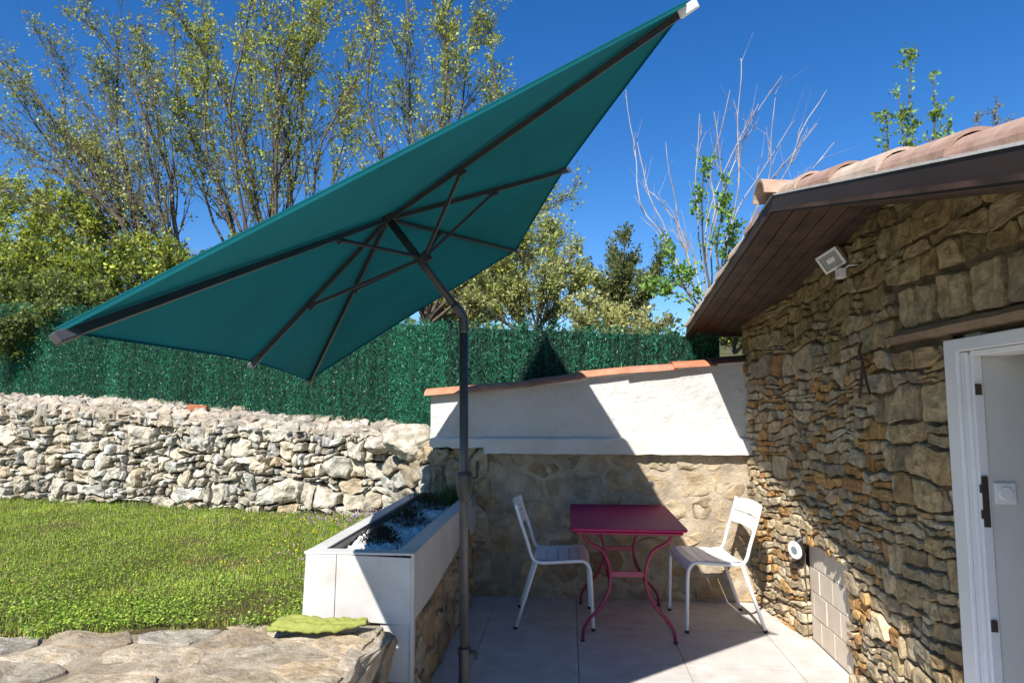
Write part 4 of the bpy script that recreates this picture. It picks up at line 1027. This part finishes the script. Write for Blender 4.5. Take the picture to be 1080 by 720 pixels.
tree('spring_tree', 'many stemmed spring tree with yellow green leaves, behind the middle of the parasol edge', 'tree', aty(285, 345, 10),
     tips([(150, -30, 10), (185, -40, 10.5), (215, -10, 9.5), (245, -60, 10), (280, -60, 10), (310, -40, 10.5), (340, -60, 10), (370, -30, 10), (395, -50, 10.5), (330, 20, 9.6), (260, 30, 10), (200, 60, 10.2), (370, 60, 10), (160, 90, 10)], rnd), rnd,
     r0=.030, side=28, sidelen=2.2, twigs=8, twiglen=.32, leaf=.048, per=4, leafy=.85, ang=.45, pal=YG+SPR[:2], group=TG, start=.2)
tree('spring_tree', 'leafy spring tree right of the many stemmed one, above the centre of the parasol', 'tree', aty(450, 345, 9.5),
     tips([(400, -30, 9.5), (425, -50, 10), (455, -30, 9.5), (480, -60, 9.5), (505, 10, 9.5), (530, 62, 9.5), (518, 30, 10), (470, 40, 9.6), (430, 50, 9.4), (590, 250, 9.5), (560, 215, 9.3), (600, 205, 9.5), (540, 270, 9), (520, 290, 9)], rnd), rnd,
     r0=.026, side=26, sidelen=1.5, twigs=8, twiglen=.30, leaf=.046, per=4, leafy=.66, pal=YG+SPR[:2], group=TG, start=.2)
PALE = [(.44, .43, .17), (.52, .50, .23), (.36, .37, .14), (.30, .34, .10)]
tree('pale_shrub_tree', 'pale bushy tree just right of the parasol, over the hedge fence', 'tree', aty(560, 370, 8.5),
     tips([(500, 290, 8.5), (530, 280, 8.5), (555, 255, 8.5), (580, 235, 8.5), (605, 265, 8.5), (540, 310, 8), (575, 290, 8), (610, 300, 8.3), (500, 320, 8)], rnd, .4), rnd,
     r0=.03, side=22, sidelen=.75, twigs=7, twiglen=.17, leaf=.040, per=4, pal=PALE+YG[2:], group='low trees over the fence', start=.2)
tree('olive_tree', 'dark green narrow tree above the fence, left of the gap of blue sky', 'tree', aty(655, 372, 9),
     tips([(630, 300, 9), (645, 265, 9), (660, 250, 9), (668, 272, 9), (676, 295, 9), (655, 300, 9), (622, 285, 9), (640, 315, 9)], rnd, .3), rnd,
     r0=.03, side=18, sidelen=.42, twigs=7, twiglen=.15, leaf=.040, per=5, pal=OLV+[(.26, .28, .09)], group='low trees over the fence', start=.25)
tree('olive_tree', 'slender leaning tree with dark leaves, between the blue sky gap and the bare tree', 'tree', aty(672, 372, 9.4),
     tips([(700, 268, 9), (690, 285, 9), (682, 310, 9), (697, 262, 9)], rnd, .3), rnd,
     r0=.02, side=12, sidelen=.35, twigs=6, twiglen=.15, leaf=.036, per=4, pal=OLV+YG[2:3], group='low trees over the fence', start=.35)
tree('pale_shrub', 'low pale yellow shrub peeping over the fence, under the dark narrow tree', 'shrub', aty(650, 390, 8),
     tips([(600, 325, 8), (620, 318, 8), (640, 325, 8), (660, 330, 8), (680, 335, 8), (610, 335, 7.8), (700, 340, 8)], rnd, .3), rnd,
     r0=.02, side=16, sidelen=.4, twigs=6, twiglen=.13, leaf=.034, per=5, pal=PALE, group='low trees over the fence', start=.3)
tree('bare_tree', 'bare tree with long pale upright shoots above the roof corner of the house', 'tree', aty(752, 350, 7.8),
     tips([(660, 95, 8), (672, 150, 8), (690, 205, 8), (738, 120, 8), (753, 118, 8), (770, 95, 8), (782, 62, 8.2), (800, 110, 8), (818, 100, 8), (825, 80, 8), (835, 130, 8), (872, 95, 8), (862, 130, 8), (880, 150, 8.2), (702, 150, 8), (715, 230, 7.8)], rnd, .5), rnd,
     r0=.0075, side=4, sidelen=.8, twigs=1, twiglen=.4, leaf=.03, per=1, pal=None, bark=MT['barepale'], start=.3, ang=.30, curve=.10)
tree('leafy_sapling', 'green leafed young shoots growing among the bare branches by the roof corner', 'sapling', aty(765, 350, 7.4),
     tips([(742, 175, 7.4), (766, 195, 7.4), (775, 235, 7.4), (700, 260, 7.4), (690, 300, 7.4), (725, 290, 7.4)], rnd, .3), rnd,
     r0=.012, side=7, sidelen=.3, twigs=3, twiglen=.10, leaf=.05, per=4, pal=[(.16, .30, .05), (.24, .38, .07)], start=.5)
tree('roof_sapling', 'slender green sapling rising behind the tiled roof of the house', 'sapling', aty(968, 260, 8),
     tips([(962, 55, 8), (985, 75, 8), (948, 100, 8), (935, 110, 8), (1000, 130, 8)], rnd, .1), rnd,
     r0=.012, side=8, sidelen=.3, twigs=3, twiglen=.10, leaf=.05, per=3, pal=[(.18, .30, .06), (.26, .36, .08)], start=.4)
tree('roof_sapling', 'faint reddish budding sapling at the right edge above the roof', 'sapling', aty(1040, 250, 9),
     tips([(1050, 100, 9), (1030, 120, 9), (1062, 125, 9)], rnd, .1), rnd,
     r0=.010, side=8, sidelen=.25, twigs=3, twiglen=.10, leaf=.03, per=3, pal=[(.28, .22, .12), (.3, .32, .1)], start=.4)
HG = [(.42, .46, .06), (.50, .52, .08), (.30, .37, .05), (.22, .28, .045)]
SG = 'shrubs on the slope behind the fence'
for (bx, Y, tp, lab, pal) in (
    (-30, 10.5, [(-60, 195), (-30, 185), (0, 190), (20, 200), (-10, 230), (40, 225)], 'yellow green shrub mass at the far left edge behind the fence', HG),
    (70, 10, [(30, 205), (50, 195), (75, 205), (95, 220), (115, 235), (60, 240), (30, 250)], 'bright yellow green bush behind the fence under the leaning tree', HG),
    (25, 9, [(-20, 270), (0, 262), (25, 268), (50, 275), (70, 290)], 'low green bush just above the left end of the hedge fence', HG+OLV[:2]),
    (150, 9, [(105, 275), (125, 262), (150, 255), (175, 265), (200, 280), (215, 295)], 'low mixed bush at the foot of the leaning spring tree', HG+OLV[:2]),
    (240, 9.5, [(190, 290), (220, 275), (245, 270), (270, 280), (300, 290)], 'low bush between the two big spring trees', HG+OLV[:1]),
    (340, 9.5, [(300, 300), (330, 290), (360, 290), (400, 300), (430, 300)], 'low bush behind the parasol pole under the spring trees', PALE+HG),
    (480, 9.5, [(450, 305), (470, 300), (490, 300), (515, 305)], 'low bush right of the parasol pole behind the fence', PALE+HG)):
    tree('shrub', lab, 'shrub', aty(bx, 360 if bx < 430 else 370, Y), tips([(a, b, Y) for a, b in tp], rnd, .8), rnd, r0=.03, side=26, sidelen=.85, twigs=7, twiglen=.2, leaf=.055, per=4, pal=pal, group=SG, start=.1, ang=.8)
tree('shrub', 'darker leafy bush spilling over the left end of the hedge fence', 'shrub', aty(40, 380, 8.0), tips([(-20, 315, 7.7), (0, 300, 7.9), (30, 305, 7.6), (60, 300, 7.8), (85, 312, 7.8), (110, 300, 8), (20, 340, 7.25), (-10, 350, 7.25), (50, 330, 7.3)], rnd, .1), rnd,
     r0=.02, side=20, sidelen=.45, twigs=7, twiglen=.16, leaf=.045, per=4, pal=OLV+HG[2:], group=SG, start=.2, ang=.8)
tree('shrub', 'pale leafy bush glimpsed under the far end of the house eaves', 'shrub', aty(775, 372, 8.5), tips([(745, 340, 8.5), (760, 335, 8.5), (775, 338, 8.5), (795, 335, 8.5), (815, 345, 8.5)], rnd, .3), rnd,
     r0=.02, side=20, sidelen=.6, twigs=6, twiglen=.16, leaf=.045, per=5, pal=HG+PALE, group=SG, start=.1, ang=.8)
V, C = blades(1.38, 5.95, 1.25, 500, .3, .1, .3, .006, HG+[(.5, .42, .32)], np.random.default_rng(3), lean=1.0, base=.16)
tag(quads_obj('rough_grass', np.array(V), np.array(C), MT['leaf']), 'pale tufts of grass seen under the house eaves behind the white wall', 'grass', kind='stuff')
# far hillside wood
V = []; nr = np.random.default_rng(55); n = 26000
ang_ = nr.uniform(-1.15, .9, n); dist = nr.uniform(34, 60, n); X = np.sin(ang_)*dist; Yy = np.cos(ang_)*dist
tops = 5.4+1.2*np.array([noise.noise(Vector((a*.15, b*.1, 0)))for a, b in zip(X, Yy)]); Z = tops-nr.random(n)**1.6*4+nr.normal(0, .3, n)
P0 = np.stack([X, Yy, Z], 1); D = nr.normal(0, 1, (n, 3)); D /= np.linalg.norm(D, axis=1)[:, None]; T_ = np.cross(D, nr.normal(0, 1, (n, 3))); T_ /= np.linalg.norm(T_, axis=1)[:, None]; s = nr.uniform(.15, .38, n)[:, None]
C = np.array([(.10, .13, .04), (.16, .19, .06), (.22, .24, .09), (.07, .10, .035)])[nr.integers(4, size=n)]
o = quads_obj('far_wood', np.stack([P0-D*s, P0-T_*s*.6, P0+D*s, P0+T_*s*.6], 1), C, MT['leaf']); tag(o, 'far green wood on the slope behind the garden', 'wood', kind='stuff')
